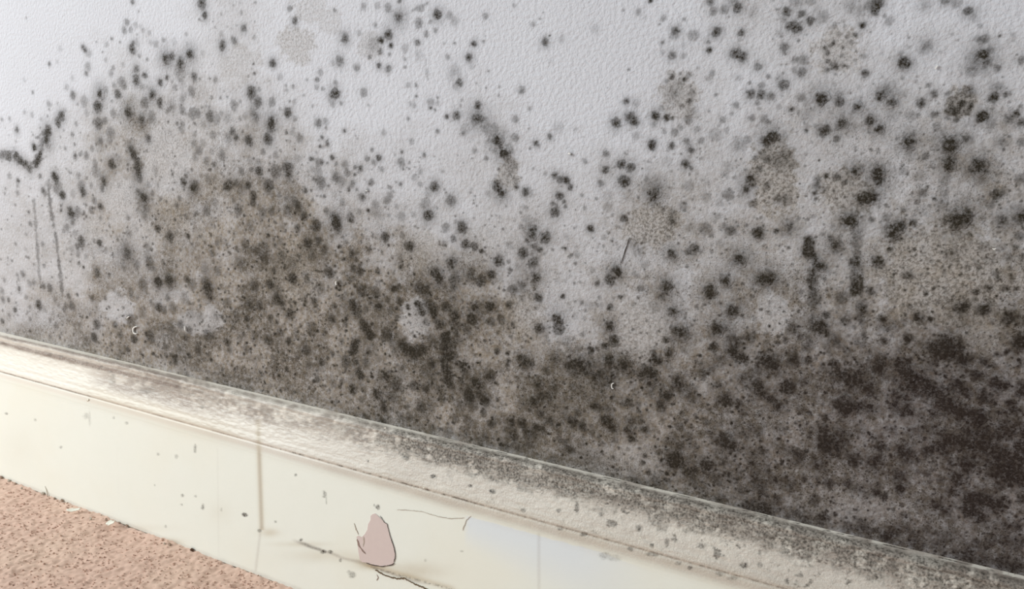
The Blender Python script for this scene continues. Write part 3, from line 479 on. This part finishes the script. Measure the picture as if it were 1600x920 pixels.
pt = np.interp(smp, cum, prof[:, 0]); pz = np.interp(smp, cum, prof[:, 1])
k = np.array([1, 2, 3, 2, 1.]) / 9
pt[2:-2] = np.convolve(pt, k, 'valid'); 
colb = px_of_x(np.arange(-60, 1690, 1.9), 0.1)
colb = np.concatenate([np.linspace(-1.7, colb[0] - 0.01, 30), colb, np.linspace(colb[-1] + 0.004, 0.75, 60)])
Xb, Tb = np.meshgrid(colb, pt); _, Zb = np.meshgrid(colb, pz)
band = (smp < cum[13])[:, None]
topm = np.exp(-((smp - cum[3]) / 0.006) ** 2)[:, None]
mmx = Xb * 1000; mmz = Zb * 1000
flak = fbm(mmx * 0.5, smp[:, None] * 1000 + 0 * Xb, 2.2, 61, 3) - 0.5
wob = (fbm(mmx, mmx * 0, 90, 63, 2) - 0.5)
Tb2 = Tb + flak * 0.0008 * np.where(band, 1.0, 0.05) + (fbm(mmx, mmz, 60, 65, 2) - .5) * 0.0003
Zb2 = Zb + (wob * 0.0022 + (fbm(mmx, mmx * 0, 9, 67, 3) - .5) * 0.0013) * topm
Pb = np.stack([Xb, -Tb2, Zb2], -1).reshape(-1, 3)
px, py = project(Pb)
sline = np.repeat(smp, len(colb)) * 1000        # mm along the profile from the wall
frac = sline / (cum[15] * 1000)                 # 0 at the wall, 1 in the groove
xm = Pb[:, 0] * 1000; zm = Pb[:, 2] * 1000
n1 = fbm(px, py, 16, 70, 4); n2 = fbm(px, py, 5, 74, 3); n3 = fbm(px, py * 2.2, 60, 78, 3); n4 = fbm(px, py, 2.6, 79, 2)
def mask(x0, x1, x2, x3): return sst(x0, x1, px) * (1 - sst(x2, x3, px))
# black speckled mould in the cove
cove = sst(0.02, 0.14, frac) * (1 - sst(0.42, 0.62, frac + (n1 - .5) * 0.5))
amt = 0.10 * mask(-50, 0, 120, 200) + 0.28 * mask(150, 250, 520, 600) + 0.75 * sst(500, 640, px)
D = cove * amt * sst(0.42, 0.62, n1 * 0.55 + n2 * 0.45 + 0.12 * sst(500, 700, px) + 0.04) * 1.0
D = np.maximum(D, cove * amt * sst(0.50, 0.62, n2) * 0.8)
D = np.maximum(D, 0.75 * sst(0.60, 0.70, n4) * sst(0.5, 0.62, n1) * sst(420, 640, px) * (1 - sst(0.45, 0.72, frac)))
# specks lower on the ogee
low = sst(0.4, 0.5, frac) * (1 - sst(0.9, 0.98, frac))
D = np.maximum(D, low * 0.65 * sst(0.66, 0.74, n1) * sst(600, 900, px))
# grey lines at the top edge (left) and grime line against the wall
grey = 0.95 * np.exp(-((frac - 0.17) / 0.055) ** 2) + 1.0 * np.exp(-((frac - 0.34) / 0.07) ** 2)
grey = np.clip(grey * (1 - sst(230, 460, px)) * (0.62 + 0.8 * n1), 0, 0.9)
D = np.maximum(D, 0.5 * sst(0.62, 0.75, n2) * grey)
HZ = np.maximum(grey, 0)
HZ = np.maximum(HZ, 0.72 * mask(110, 190, 280, 420) * (1 - sst(0.62, 0.9, frac)) * sst(0.28, 0.6, n1))
HZ = np.maximum(HZ, 0.55 * mask(300, 420, 560, 640) * (1 - sst(0.35, 0.7, frac)) * sst(0.3, 0.6, n1))
HZ = np.maximum(HZ, (0.55 + 0.2 * sst(1200, 1600, px)) * sst(480, 700, px) * (1 - sst(0.40 + 0.0, 0.80, frac - 0.35 * sst(1150, 1600, px))) * (0.55 + 0.9 * (n1 - .1)))
HZ = np.maximum(HZ, 0.62 * mask(100, 240, 560, 760) * (1 - sst(0.45, 0.95, frac + (n1 - .5) * .5)) * (0.45 + 0.9 * n2))
HZ = np.maximum(HZ, (0.06 + 0.28 * sst(200, 600, px) + 0.16 * sst(900, 1500, px)) * (1 - sst(1.1, 1.25, frac)) * (0.6 + 0.8 * n3))
HZ = np.maximum(HZ, 0.04 + 0 * px)
ledge = (1 - sst(0.055, 0.10, frac + (n2 - 0.5) * 0.03))
HZ = HZ * (1 - 0.85 * ledge * sst(0.40, 0.60, vn(px, py * 3, 26, 87) + 0.12 - 0.1 * sst(800, 1300, px)))
D = np.maximum(D, 0.55 * sst(0.5, 0.7, vn(px, py * 4, 30, 88)) * np.exp(-((frac - 0.05) / 0.035) ** 2) * sst(500, 750, px))
# brown dirt caught in the groove; painted shadow line on the step above
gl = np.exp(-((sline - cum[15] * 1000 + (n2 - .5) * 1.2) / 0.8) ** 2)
D = np.maximum(D, 0.62 * cove * sst(540, 700, px) * sst(0.54, 0.64, fbm(px, py * 1.4, 26, 171, 4)) * sst(0.35, 0.6, n4))
big = fbm(px, py * 1.3, 46, 181, 3)
D = np.maximum(D, 0.75 * cove * sst(560, 720, px) * sst(0.46, 0.60, big) * (0.55 + 0.45 * sst(0.4, 0.6, n2)))
D = D * (1 - 0.75 * cove * sst(0.56, 0.42, big * 1.0) * 0)
HZ = HZ * (1 - 0.55 * cove * sst(0.50, 0.62, fbm(px, py * 1.6, 30, 191, 3)) * (px > 350))
HZ = np.maximum(HZ, 0.34 * sst(480, 620, px) * np.exp(-((sline - cum[12] * 1000) / 0.6) ** 2) * (0.5 + n3))  # soft tan shadow line painted along the moulding step
D = D * (1 - 0.9 * ledge * sst(0.35, 0.5, vn(px, py * 3, 18, 287)))
D = np.maximum(D, 0.9 * sst(0.56, 0.66, vn(px, py * 6, 24, 288)) * np.exp(-((frac - 0.045) / 0.018) ** 2) * sst(500, 750, px))
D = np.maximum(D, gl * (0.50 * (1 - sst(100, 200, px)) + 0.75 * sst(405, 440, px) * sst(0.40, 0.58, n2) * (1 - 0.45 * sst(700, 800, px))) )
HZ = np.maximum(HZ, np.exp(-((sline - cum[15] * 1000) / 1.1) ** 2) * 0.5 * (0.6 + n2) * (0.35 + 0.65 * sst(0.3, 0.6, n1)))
# yellow cream tint away from the repainted patch and white repaint patch
face = sst(cum[18] * 1000, cum[20] * 1000, sline)
edge_y = 806 + (px - 735) * 0.27 + np.clip(px - 940, 0, 999) * 0.12
rp = sst(0, 3, py - edge_y + (n1 - .5) * 4) * sst(724, 734, px + (n1 - .5) * 8) * (1 - sst(8, 60 + 0.35 * np.clip(px - 735, 0, 300), py - edge_y)) * (1 - sst(880, 1040, px))
rp = np.maximum(rp, mask(560, 760, 2000, 2100) * 0.0 * face)
WB = np.clip(rp, 0, 1)
def soft(x, y, rx, ry, s):
    return s * np.exp(-((px - x) / rx) ** 2 - ((py - y) / ry) ** 2) * (0.7 + 0.6 * n1)
RU = soft(650, 892, 40, 13, .45) + soft(575, 874, 26, 8, .4) + soft(342, 800, 20, 18, .12) + soft(422, 832, 14, 6, .5) + soft(30, 700, 30, 40, .10) + soft(505, 868, 50, 10, .3) + soft(265, 848, 18, 6, .6) + soft(200, 825, 60, 6, .2)
RU = RU + 0.35 * mask(90, 160, 330, 420) * np.exp(-((frac - 0.95) / 0.2) ** 2) + 0.3 * sst(380, 700, px) * np.exp(-((frac - 1.05) / 0.16) ** 2) * (0.5 + n1) + soft(470, 850, 40, 4, .3) + soft(585, 885, 30, 6, .4)
# faint vertical seams and drips
def vline(x0, y0, x1, y1, w, s):
    t_ = (py - y0) / (y1 - y0)
    return s * np.exp(-((px - (x0 + (x1 - x0) * t_)) / w) ** 2) * (t_ > 0) * (t_ < 1)
D = np.maximum(D, 0.55 * sst(0.4, 0.6, n4) * np.exp(-((py - (888 + (px - 586) * 0.27)) / 1.8) ** 2) * mask(565, 590, 700, 720)); RU = RU + 0.5 * np.exp(-((py - (886 + (px - 586) * 0.27)) / 4.5) ** 2) * mask(540, 580, 700, 720)
RU = RU + vline(403, 655, 409, 828, 4.2, .6); HZ = np.maximum(HZ, vline(403, 640, 409, 826, 3.0, .30)); HZ = np.maximum(HZ, vline(408, 820, 396, 920, 2.5, .26))
HZ = np.maximum(HZ, vline(842, 805, 842, 925, 3.2, .22)); HZ = np.maximum(HZ, vline(340, 700, 342, 870, 2, .10)); HZ = np.maximum(HZ, vline(183, 690, 186, 800, 2, .06))
def dot(x, y, rx, ry, s):
    q = np.hypot((px - x) / rx, (py - y) / ry) + (n2 - .5) * 0.9
    return s * (1 - sst(.5, 1.2, q))
for x, y, rx, ry, s in [
        (382, 804, 5, 3.5, .95), (470, 843, 3, 3, .9), (505, 862, 5, 4, .9), (516, 862, 4, 3.5, .85), (317, 792, 3, 5, .75), (305, 700, 2.2, 7, .6), (95, 699, 2.5, 3, .6),
        (285, 774, 2.5, 3.2, .7), (284, 788, 2, 2.4, .6), (306, 775, 2, 2, .55), (259, 822, 2, 2.5, .5), (247, 709, 2.5, 3, .4), (276, 713, 2.5, 4, .35),
        (507, 772, 3.2, 6, .5), (510, 782, 1.6, 7, .4), (590, 792, 3.5, 5, .85), (585, 789, 1.5, 2, .6), (462, 742, 1.6, 3, .6), (575, 720, 1.6, 2.5, .7),
        (532, 875, 2, 3, .6), (550, 898, 6, 6, .5), (545, 893, 4, 3, .4), (721, 861, 3, 2, .4), (665, 875, 2.5, 2.5, .25), (431, 815, 2, 2.5, .5), (405, 829, 3.5, 2.5, .7),
        (346, 796, 1.5, 3, .35), (242, 758, 1.2, 1.5, .5), (10, 646, 3, 2, .6), (135, 650, 5, 6, .3), (140, 655, 2, 14, .25), (178, 652, 2.5, 3, .4), (198, 661, 3, 3, .4), (55, 656, 2, 2, .4),
        (316, 636, 4, 3, .5), (230, 610, 16, 7, .4), (175, 592, 6, 9, .4), (370, 615, 14, 4, .4), (635, 713, 7, 7, .7), (677, 744, 5, 4, .85), (770, 768, 5, 4.5, .9), (735, 759, 4, 3, .75), (640, 694, 9, 6, .7),
        (901, 792, 4, 11, .75), (873, 797, 4, 4, .7), (940, 803, 4, 4, .6), (998, 826, 5, 6, .7), (1042, 848, 4, 9, .6), (1032, 824, 6, 6, .5), (1095, 852, 8, 5, .6),
        (1163, 883, 7, 6, .85), (1188, 882, 6, 5, .5), (912, 834, 7, 4, .7), (875, 826, 5, 3, .6), (1245, 899, 4, 3, .6), (1370, 902, 4, 4, .8), (1360, 903, 10, 5, .5),
        (945, 868, 9, 6, .35), (960, 872, 12, 6, .25), (985, 858, 5, 4, .6), (1020, 866, 12, 4, .5), (1060, 880, 6, 4, .6), (1078, 887, 4, 4, .7), (1125, 896, 8, 5, .5), (1145, 903, 10, 4, .45)]:
    D = np.maximum(D, dot(x, y, rx, ry, s))
# rusty halo round the lower crack
cl = (847 + (px - 470) * 0.345 + (n3 - .5) * 10)
D = np.maximum(D, 0.5 * np.exp(-((py - cl) / 2.4) ** 2) * mask(462, 480, 500, 505)); HZ = np.maximum(HZ, 0.4 * np.exp(-((py - cl) / 3) ** 2) * mask(450, 470, 640, 680))
# bottom edge: browner towards the carpet
HZ = np.maximum(HZ, 0.25 * (1 - sst(1, 6, zm)) * (0.5 + n1))
SP2 = np.clip(sst(0.1, 0.3, frac) * (1 - sst(1.0, 1.25, frac)) * sst(350, 700, px), 0, 1)
board = link_mesh('baseboard_front', Pb, grid_faces(len(smp), len(colb), True), None,
                  attr={'paint': np.stack([np.clip(D, 0, 1), np.clip(HZ, 0, 1), SP2], -1), 'paint_fine': np.stack([WB, face, np.clip(RU, 0, 1)], -1)})
board['kind'] = 'structure'
board['label'] = 'cream painted wooden skirting board with moulded top, speckled with black mould'

t = NT('cream_skirting_paint')
A = t.attr('paint'); B = t.attr('paint_fine')
n_micro = t.noise(1300, 3, 0.65); n_sp = t.noise(650, 3, 0.6); n_mid = t.noise(60, 4, 0.6); n_big = t.noise(9, 3)
c = t.mix(n_mid, srgb(240, 242, 233), srgb(243, 245, 237))
c = t.mix(t.ramp(n_big, 0.45, 0.75, 0.0, 0.25), c, srgb(240, 233, 212))
c = t.mix(B[0], c, srgb(231, 237, 241))
c = t.mix(t.math('MULTIPLY', t.math('SUBTRACT', 1.0, B[1]), 0.75), c, srgb(232, 222, 211))
c = t.mix(B[2], c, srgb(198, 184, 158))
c = t.mix(t.math('MULTIPLY', A[1], t.ramp(n_sp, 0.25, 0.7, 0.75, 1.1), True), c, t.mix(n_mid, srgb(142, 124, 112), srgb(138, 124, 118)))
fl = t.ramp(n_sp, 0.58, 0.66)
c = t.mix(t.math('MULTIPLY', t.math('MULTIPLY', fl, A[2]), 0.40), c, srgb(240, 235, 224))
dk = t.ramp(n_micro, 0.55, 0.64)
c = t.mix(t.math('MULTIPLY', t.math('MULTIPLY', dk, A[2]), 0.16), c, srgb(70, 64, 54))
d = t.math('MULTIPLY', A[0], t.ramp(n_sp, 0.3, 0.65, 1.25, 0.55), True)
c = t.mix(d, c, t.mix(n_mid, srgb(60, 54, 45), srgb(46, 41, 37)))
t.l(c, t.bsdf.inputs['Base Color'])
t.bsdf.inputs['Roughness'].default_value = 0.42
t.bsdf.inputs['Specular IOR Level'].default_value = 0.35
hb = t.math('ADD', t.math('MULTIPLY', n_sp, A[2]), t.math('MULTIPLY', n_mid, 0.3))
t.l(t.bump(hb, 0.6, 0.0009), t.bsdf.inputs['Normal'])
board.data.materials.append(t.mat)
CREAM = simple('cream_paint_flake', srgb(238, 235, 222), 0.5, 300, 0.06)
FY = -0.0200

def face_pt(px_, py_, y=FY):
    return on_wall(np.array([float(px_)]), np.array([float(py_)]), y)[0]

# pink undercoat showing where the cream paint has peeled away
outline = [(586, 802), (590, 805), (595, 810), (600, 815), (604, 817), (607, 827), (609, 838), (612, 845), (615, 855), (617, 864), (617, 872), (615, 879), (613, 881),
           (603, 884), (592, 884.5), (583, 882), (574, 879), (566, 878), (562, 874), (560, 862), (558.5, 850), (557, 838), (560, 836.5), (565, 839), (570, 834), (574, 827),
           (575, 819), (579, 812), (579, 806), (582, 803)]
front = [face_pt(a, b, FY - 0.00040) for a, b in outline]
back_ = [face_pt(a, b, FY + 0.0004) for a, b in outline]
n = len(outline)
fs = [tuple(range(n))] + [(i, i + n, (i + 1) % n + n, (i + 1) % n) for i in range(n)]
t = NT('pink_undercoat')
nn = t.noise(220, 3); sm = t.ramp(t.noise(70, 2), 0.62, 0.72)
c = t.mix(nn, srgb(212, 194, 190), srgb(218, 202, 197))
t.l(c, t.bsdf.inputs['Base Color']); t.bsdf.inputs['Roughness'].default_value = 0.6
PINK = t.mat
o = link_mesh('exposed_undercoat', front + back_, fs, PINK, board, smooth=False)
o['label'] = 'pale pink undercoat showing through a chip in the cream paint'
BROWN = simple('brown_smear', srgb(166, 142, 132), 0.85, 900, 0.5)
BROWN2 = simple('pale_brown_smear', srgb(186, 172, 158), 0.85, 900, 0.2)
def strip(name, pts, w, mat, label, yoff=0.00042, th=0.00012, jitter=0.4):
    P3 = []; W = []
    pts = np.array(pts, float)
    L = np.concatenate([[0], np.cumsum(np.hypot(*np.diff(pts, axis=0).T))])
    q = np.arange(0, L[-1], 1.6)
    xs = np.interp(q, L, pts[:, 0]); ys = np.interp(q, L, pts[:, 1])
    for i, (a, b) in enumerate(zip(xs, ys)):
        P3.append(face_pt(a + random.uniform(-jitter, jitter), b + random.uniform(-jitter, jitter), FY - yoff))
        ww = w * (0.45 + 0.9 * vn(a, b, 5, 91)) * min(1, (i + 0.6) / 2.5, (len(q) - i - 0.4) / 2.5)
        W.append(max(float(ww), 0.05) * 0.00036)
    o = ribbon(name, P3, W, th, mat, board); o['label'] = label; return o
strip('crack', [(594, 806), (601, 816), (605, 819), (608, 832), (610, 838), (613, 848), (616, 857), (617.5, 866), (617, 873), (615, 879)], 0.8, DARK, 'dark ragged edge on the right of the pink chip')
strip('crack', [(572, 879), (583, 883), (596, 885), (610, 883), (617, 880)], 0.9, DARK, 'dark ragged edge below the pink chip')
strip('smear', [(558, 842), (561, 852), (566, 859), (572, 866)], 2.4, BROWN, 'brown smear at the left of the pink chip')
strip('scratch', [(553, 817), (556, 826), (560, 835)], 1.0, BROWN2, 'thin scratch above the left corner of the pink chip', yoff=0.0002)
strip('smear', [(568, 838), (569, 846), (567, 854)], 1.6, BROWN2, 'pale brown smear inside the pink chip')
strip('crack', [(586, 890), (596, 896), (606, 900), (620, 904), (632, 903), (643, 910), (652, 914), (668, 921), (690, 930), (720, 941)], 1.7, simple('brown_crack', srgb(112, 94, 72), 0.9), 'brown crack in the paint running down right from below the pink chip', jitter=0.8, yoff=0.0002)
strip('crack', [(589, 897), (591, 902), (588, 908)], 0.8, BROWN, 'tiny curved crack under the long brown crack', yoff=0.0002)
strip('crack', [(620, 796), (640, 797), (660, 799), (675, 804), (690, 808), (706, 810), (722, 809), (727, 808)], 0.55, BROWN2, 'faint wavy hairline crack beside the bluish white patch', jitter=0.35, yoff=0.0002)
strip('crack', [(736, 806), (729, 812), (726, 820), (722, 830)], 0.7, BROWN2, 'short hairline at the left end of the bluish white patch', jitter=0.35, yoff=0.0002)

# ------------------------------------------------------------------ floor and carpet
def box(name, lo, hi, mat):
    x0, y0, z0 = lo; x1, y1, z1 = hi
    vs = [(x, y, z) for z in (z0, z1) for y in (y0, y1) for x in (x0, x1)]
    fs = [(0, 2, 3, 1), (4, 5, 7, 6), (0, 1, 5, 4), (2, 6, 7, 3), (0, 4, 6, 2), (1, 3, 7, 5)]
    return link_mesh(name, vs, fs, mat, smooth=False)
fl_ = box('floor', (-1.7, -1.6, -0.05), (0.75, 0.0, -0.012), simple('floor_boards', srgb(150, 130, 105), 0.7, 60, .3))
fl_['kind'] = 'structure'

t = NT('pink_beige_carpet')
n_f = t.noise(420, 3, 0.6); n_c = t.noise(60, 3, 0.6); n_l = t.noise(12, 2)
c = t.mix(n_f, srgb(204, 172, 155), srgb(216, 186, 170))
c = t.mix(t.ramp(n_c, 0.35, 0.7, 0, .5), c, srgb(196, 166, 150))
c = t.mix(t.ramp(n_l, 0.4, 0.7, 0, .3), c, srgb(214, 190, 170))
t.l(c, t.bsdf.inputs['Base Color']); t.bsdf.inputs['Roughness'].default_value = 0.95
t.bsdf.inputs['Specular IOR Level'].default_value = 0.1
t.bsdf.inputs['Sheen Weight'].default_value = 0.1
t.l(t.bump(n_f, 0.35, 0.0008), t.bsdf.inputs['Normal'])
CARPET = t.mat
cx = np.concatenate([np.linspace(-1.7, -1.12, 60), np.arange(-1.115, -0.36, 0.0011), np.linspace(-0.35, 0.75, 110)])
cy = np.concatenate([np.linspace(-1.6, -0.43, 60), np.arange(-0.425, -0.0196, 0.0011), [-0.0196]])
Xc, Yc = np.meshgrid(cx, cy)
mx = Xc * 1000; my = Yc * 1000
rot1 = mx * 0.8 + my * 0.6; rot2 = -mx * 0.6 + my * 0.8
hgt = 0.0026 * (fbm(rot1, rot2 * 1.6, 7.5, 101, 2) - 0.5) + 0.0016 * (vn(mx, my, 3.4, 105) - 0.5) + 0.005 * (fbm(mx, my, 60, 108, 2) - 0.5)
near = np.exp(-((Yc + 0.0196) / 0.006) ** 2)
Zc = hgt - 0.001 + near * 0.0012
Pc = np.stack([Xc, Yc, Zc], -1).reshape(-1, 3)
carpet = link_mesh('carpet', Pc, grid_faces(len(cy), len(cx)), CARPET)
carpet['kind'] = 'stuff'
carpet['label'] = 'pinkish beige cut pile carpet running up to the skirting board'
carpet['category'] = 'carpet'

# standing tufts of the pile
tuft_n = 9000
tx = rng.uniform(-1.10, -0.40, tuft_n); ty = -0.0205 - 0.37 * rng.random(tuft_n) ** 1.0
ppx, ppy = project(np.stack([tx, ty, np.zeros(tuft_n)], -1))
kp = (ppx > -60) & (ppx < 560) & (ppy < 1010)
tx = tx[kp]; ty = ty[kp]
vs = []; fs = []
hz = bil(Zc, np.interp(tx, cx, np.arange(len(cx))), np.interp(ty, cy, np.arange(len(cy))))
for i in range(len(tx)):
    h_ = random.uniform(0.0012, 0.0026); w_ = random.uniform(0.0006, 0.0011)
    lx = random.uniform(-1, 1) * 0.0022; ly = random.uniform(-1, .2) * 0.0022
    b = len(vs); x, y, z = tx[i], min(ty[i], -0.0215), hz[i] - 0.0008
    for (f, g) in ((0, 1.0), (0.6, 1.1), (1, 0.25)):
        for a in range(3):
            an = a * 2.094 + i
            vs.append((x + lx * f + w_ * g * math.cos(an), min(y + ly * f + w_ * g * math.sin(an), -0.0202), z + h_ * f))
    for r_ in range(2):
        for a in range(3):
            p_ = b + r_ * 3 + a; q_ = b + r_ * 3 + (a + 1) % 3
            fs.append((p_, q_, q_ + 3, p_ + 3))
    fs.append((b + 6, b + 7, b + 8, b + 8)[:3])
pile = link_mesh('pile', vs, fs, CARPET, carpet)
pile['kind'] = 'stuff'

# ------------------------------------------------------------------ small loose things
def tag(o, label, cat, group=None):
    o['label'] = label; o['category'] = cat
    if group: o['group'] = group

def flake(loc, u, v, nrm, L, W, curl, mat, name='paint_flake', th=0.0003, irregular=0.3):
    """thin curled chip of paint; u long axis, v short axis, nrm away from the surface"""
    u = Vector(u).normalized(); v = Vector(v).normalized(); nrm = Vector(nrm).normalized(); loc = Vector(loc)
    nu, nv = 9, 5
    top = []
    for i in range(nu):
        s = i / (nu - 1) * 2 - 1
        env = math.sqrt(max(0.04, 1 - s * s)) * (1 + irregular * random.uniform(-1, 1))
        for j in range(nv):
            q = j / (nv - 1) * 2 - 1
            top.append(loc + u * (s * L / 2) + v * (q * W / 2 * env) + nrm * (curl * (s * s) + curl * 0.35 * q * q + th))
    bot = [p - nrm * th for p in top]
    vs = top + bot; n = nu * nv; fs = []
    for i in range(nu - 1):
        for j in range(nv - 1):
            a = i * nv + j
            fs.append((a, a + 1, a + nv + 1, a + nv)); fs.append((a + n, a + nv + n, a + nv + 1 + n, a + 1 + n))
    rimi = [j for j in range(nv)] + [i * nv + nv - 1 for i in range(1, nu)] + [(nu - 1) * nv + j for j in range(nv - 2, -1, -1)] + [i * nv for i in range(nu - 2, 0, -1)]
    for k_ in range(len(rimi)):
        a = rimi[k_]; b = rimi[(k_ + 1) % len(rimi)]
        fs.append((a, a + n, b + n, b))
    return link_mesh(name, vs, fs, mat)

def curl_flake(pts, half, depth, mat):
    P3 = [on_wall(np.array([float(a)]), np.array([float(b)]), -0.0006)[0] for a, b in pts]
    W = [half * (0.35 + 0.65 * math.sin(math.pi * (i + 0.5) / len(P3))) for i in range(len(P3))]
    return ribbon('paint_flake', P3, W, depth, mat)
WHITE = simple('white_paint_flake', srgb(238, 236, 232), 0.5, 300, 0.05)
def arc(cx_, cy_, rx, ry, a0, a1, n=9):
    return [(cx_ + rx * math.cos(math.radians(a0 + (a1 - a0) * i / (n - 1))), cy_ + ry * math.sin(math.radians(a0 + (a1 - a0) * i / (n - 1)))) for i in range(n)]
o = curl_flake(arc(213.5, 515.5, 4.6, 5.6, -70, -290), 0.00055, 0.0014, WHITE)
tag(o, 'white crescent curl of loose paint on the wall, low at left just above the skirting', 'paint flake')
o = curl_flake([(289.5, 509), (290, 512), (290.5, 516)], 0.00045, 0.0012, WHITE)
tag(o, 'small upright white paint sliver on the brown mould, right of the crescent curl', 'paint flake')
o = curl_flake([(199, 497), (201, 495), (203, 494)], 0.0004, 0.001, WHITE)
tag(o, 'tiny white paint sliver above left of the crescent curl', 'paint flake')
o = curl_flake([(526, 439), (525.7, 442), (526.5, 445)], 0.0005, 0.0012, WHITE)
tag(o, 'bright white paint speck amid the dark mould left of the wall centre', 'paint flake')
o = curl_flake(arc(958.5, 602.5, 2.6, 4.4, -60, -280), 0.0003, 0.0009, WHITE)
tag(o, 'small white curl of paint on dark mould below the grainy pinkish patch', 'paint flake')
o = curl_flake([(888.5, 240), (890, 239.5), (892, 240.5)], 0.0005, 0.0014, WHITE)
tag(o, 'white paint nib on clean wall at upper middle', 'paint flake')
o = curl_flake([(1461, 108), (1463, 105), (1465, 102)], 0.0003, 0.0007, WHITE)
tag(o, 'thin slanted white paint nick on the wall at upper right', 'paint flake')
o = curl_flake([(1550.5, 388), (1553, 389), (1556, 388)], 0.0003, 0.0007, WHITE)
tag(o, 'pale nick of raised paint near the right edge of the wall', 'paint flake')
o = curl_flake([(572, 298), (574.5, 297.5)], 0.0003, 0.0007, WHITE)
o2 = None
tag(o, 'faint pale paint nib among light mould left of the wall centre', 'paint flake')

# chips lying on the carpet by the skirting, and on the skirting itself
def at_floor(px_, py_, z=0.0): return on_floor(np.array([float(px_)]), np.array([float(py_)]), z)[0]
p0 = at_floor(115.5, 797, 0.0035)
o = flake(p0, (0.75, 0.66, 0.02), (-0.5, 0.55, 0.35), (0.0, -0.35, 1), 0.013, 0.0042, 0.0010, CREAM)
tag(o, 'curled white paint chip lying on the carpet at the left', 'paint flake')
p0 = at_floor(173, 817, 0.0035)
o = flake(p0, (0.9, 0.1, 0.0), (0, 1, 0.25), (0, -0.2, 1), 0.0072, 0.0075, 0.0006, CREAM, irregular=0.5)
tag(o, 'ragged white paint chip on the carpet, second from the left', 'paint flake')
for (a, b), lb in zip([(137, 624.5), (602, 668.5), (662, 762), (1000, 840)], [
        'bright white triangular paint chip on the skirting moulding at left',
        'white paint blister on the top of the skirting near the middle',
        'tiny pale paint blister on the skirting groove above the pink chip',
        'small pale paint blister on the mouldy skirting right of centre']):
    yy = -0.0195 if a != 602 else -0.0125
    q0 = on_wall(np.array([float(a)]), np.array([float(b)]), yy - 0.0008)[0]
    o = flake(q0, (0.9, 0, 0.3), (0, 0, 1), (0, -1, 0.2), 0.0042 if a == 137 else 0.0018, 0.0024 if a == 137 else 0.0012, 0.0003, CREAM)
    tag(o, lb, 'paint flake')

CR1 = simple('brown_crumb', srgb(168, 144, 126), 0.9, 500, 0.3)
CR2 = simple('grey_crumb', srgb(196, 184, 168), 0.9, 500, 0.3)
def crumb(px_, py_, r, mat):
    r *= 0.8
    n1_, n2_ = 7, 9
    # against the board face, resting on the pile
    f = on_wall(np.array([float(px_)]), np.array([float(py_)]), FY - r * 0.9)[0]
    g = at_floor(px_, py_, 0.0015)
    c0 = Vector(f if f[2] > -0.001 else g)
    seed = random.random() * 10
    vs = []
    for i in range(n1_):
        th_ = math.pi * (i + 0.3) / (n1_ - 0.4)
        for j in range(n2_):
            ph_ = 2 * math.pi * j / n2_
            k_ = r * (0.7 + 0.6 * random.random())
            vs.append(c0 + Vector((k_ * 1.2 * math.sin(th_) * math.cos(ph_), min(k_ * 0.8 * math.sin(th_) * math.sin(ph_), r * 0.7), k_ * math.cos(th_))))
    fs = [tuple(range(n2_))[::-1], tuple(range((n1_ - 1) * n2_, n1_ * n2_))]
    for i in range(n1_ - 1):
        for j in range(n2_):
            a = i * n2_ + j; b = i * n2_ + (j + 1) % n2_
            fs.append((a, a + n2_, b + n2_, b))
    return link_mesh('crumb', vs, fs, mat, smooth=False)
CRL = sorted([(2, 746, .0022, CR1), (14, 751, .0020, CR2), (24, 756, .0018, CR1), (34, 762.5, .0016, CR2), (67, 771, .0020, CR2), (85, 778.5, .0014, CR1), (97, 781.5, .0018, CR1),
                    (105, 787, .0018, CR1), (159, 806, .0016, CR1), (166, 811.5, .0017, CR1), (186, 816.5, .0013, CR1), (198, 821, .0015, CR1), (142, 810, .0016, CR2), (257, 849, .0013, CR2), (265, 850.5, .0021, CR1)], key=lambda q: q[0])
ORD = ['first', 'second', 'third', 'fourth', 'fifth', 'sixth', 'seventh', 'eighth', 'ninth', 'tenth', 'eleventh', 'twelfth', 'thirteenth', 'fourteenth', 'fifteenth']
for (a, b, r, m_), od in zip(CRL, ORD):
    o = crumb(a, b, r, m_)
    tag(o, ('brown' if m_ is CR1 else 'pale grey') + ' crumb where carpet meets skirting, ' + od + ' crumb from the left', 'crumb', 'crumbs along the foot of the skirting')
o = crumb(300, 859.5, .0022, simple('rust_crumb', srgb(86, 62, 44), .9)); tag(o, 'dark rusty crumb at the carpet edge, the right-most of the debris', 'crumb')

def rod(name, a, b, r0, r1, mat, label, cat):
    a = Vector(a); b = Vector(b); d_ = (b - a); s_ = d_.orthogonal().normalized(); w_ = d_.normalized().cross(s_)
    vs = []
    for i in range(6):
        f = i / 5; p_ = a + d_ * f + s_ * 0.0006 * math.sin(f * 3)
        r_ = r0 + (r1 - r0) * f
        for j in range(6):
            vs.append(p_ + (s_ * math.cos(j * 1.047) + w_ * math.sin(j * 1.047)) * r_)
    fs = [tuple(range(6))[::-1], tuple(range(30, 36))]
    for i in range(5):
        for j in range(6):
            q_ = i * 6 + j; k_ = i * 6 + (j + 1) % 6
            fs.append((q_, k_, k_ + 6, q_ + 6))
    o = link_mesh(name, vs, fs, mat); tag(o, label, cat)
    return o
rod('splinter', face_pt(74.5, 776, FY - 0.0016), face_pt(70, 759.5, FY - 0.0006), 0.00055, 0.0002, CR2, 'thin grey splinter standing up from the carpet against the skirting', 'splinter')
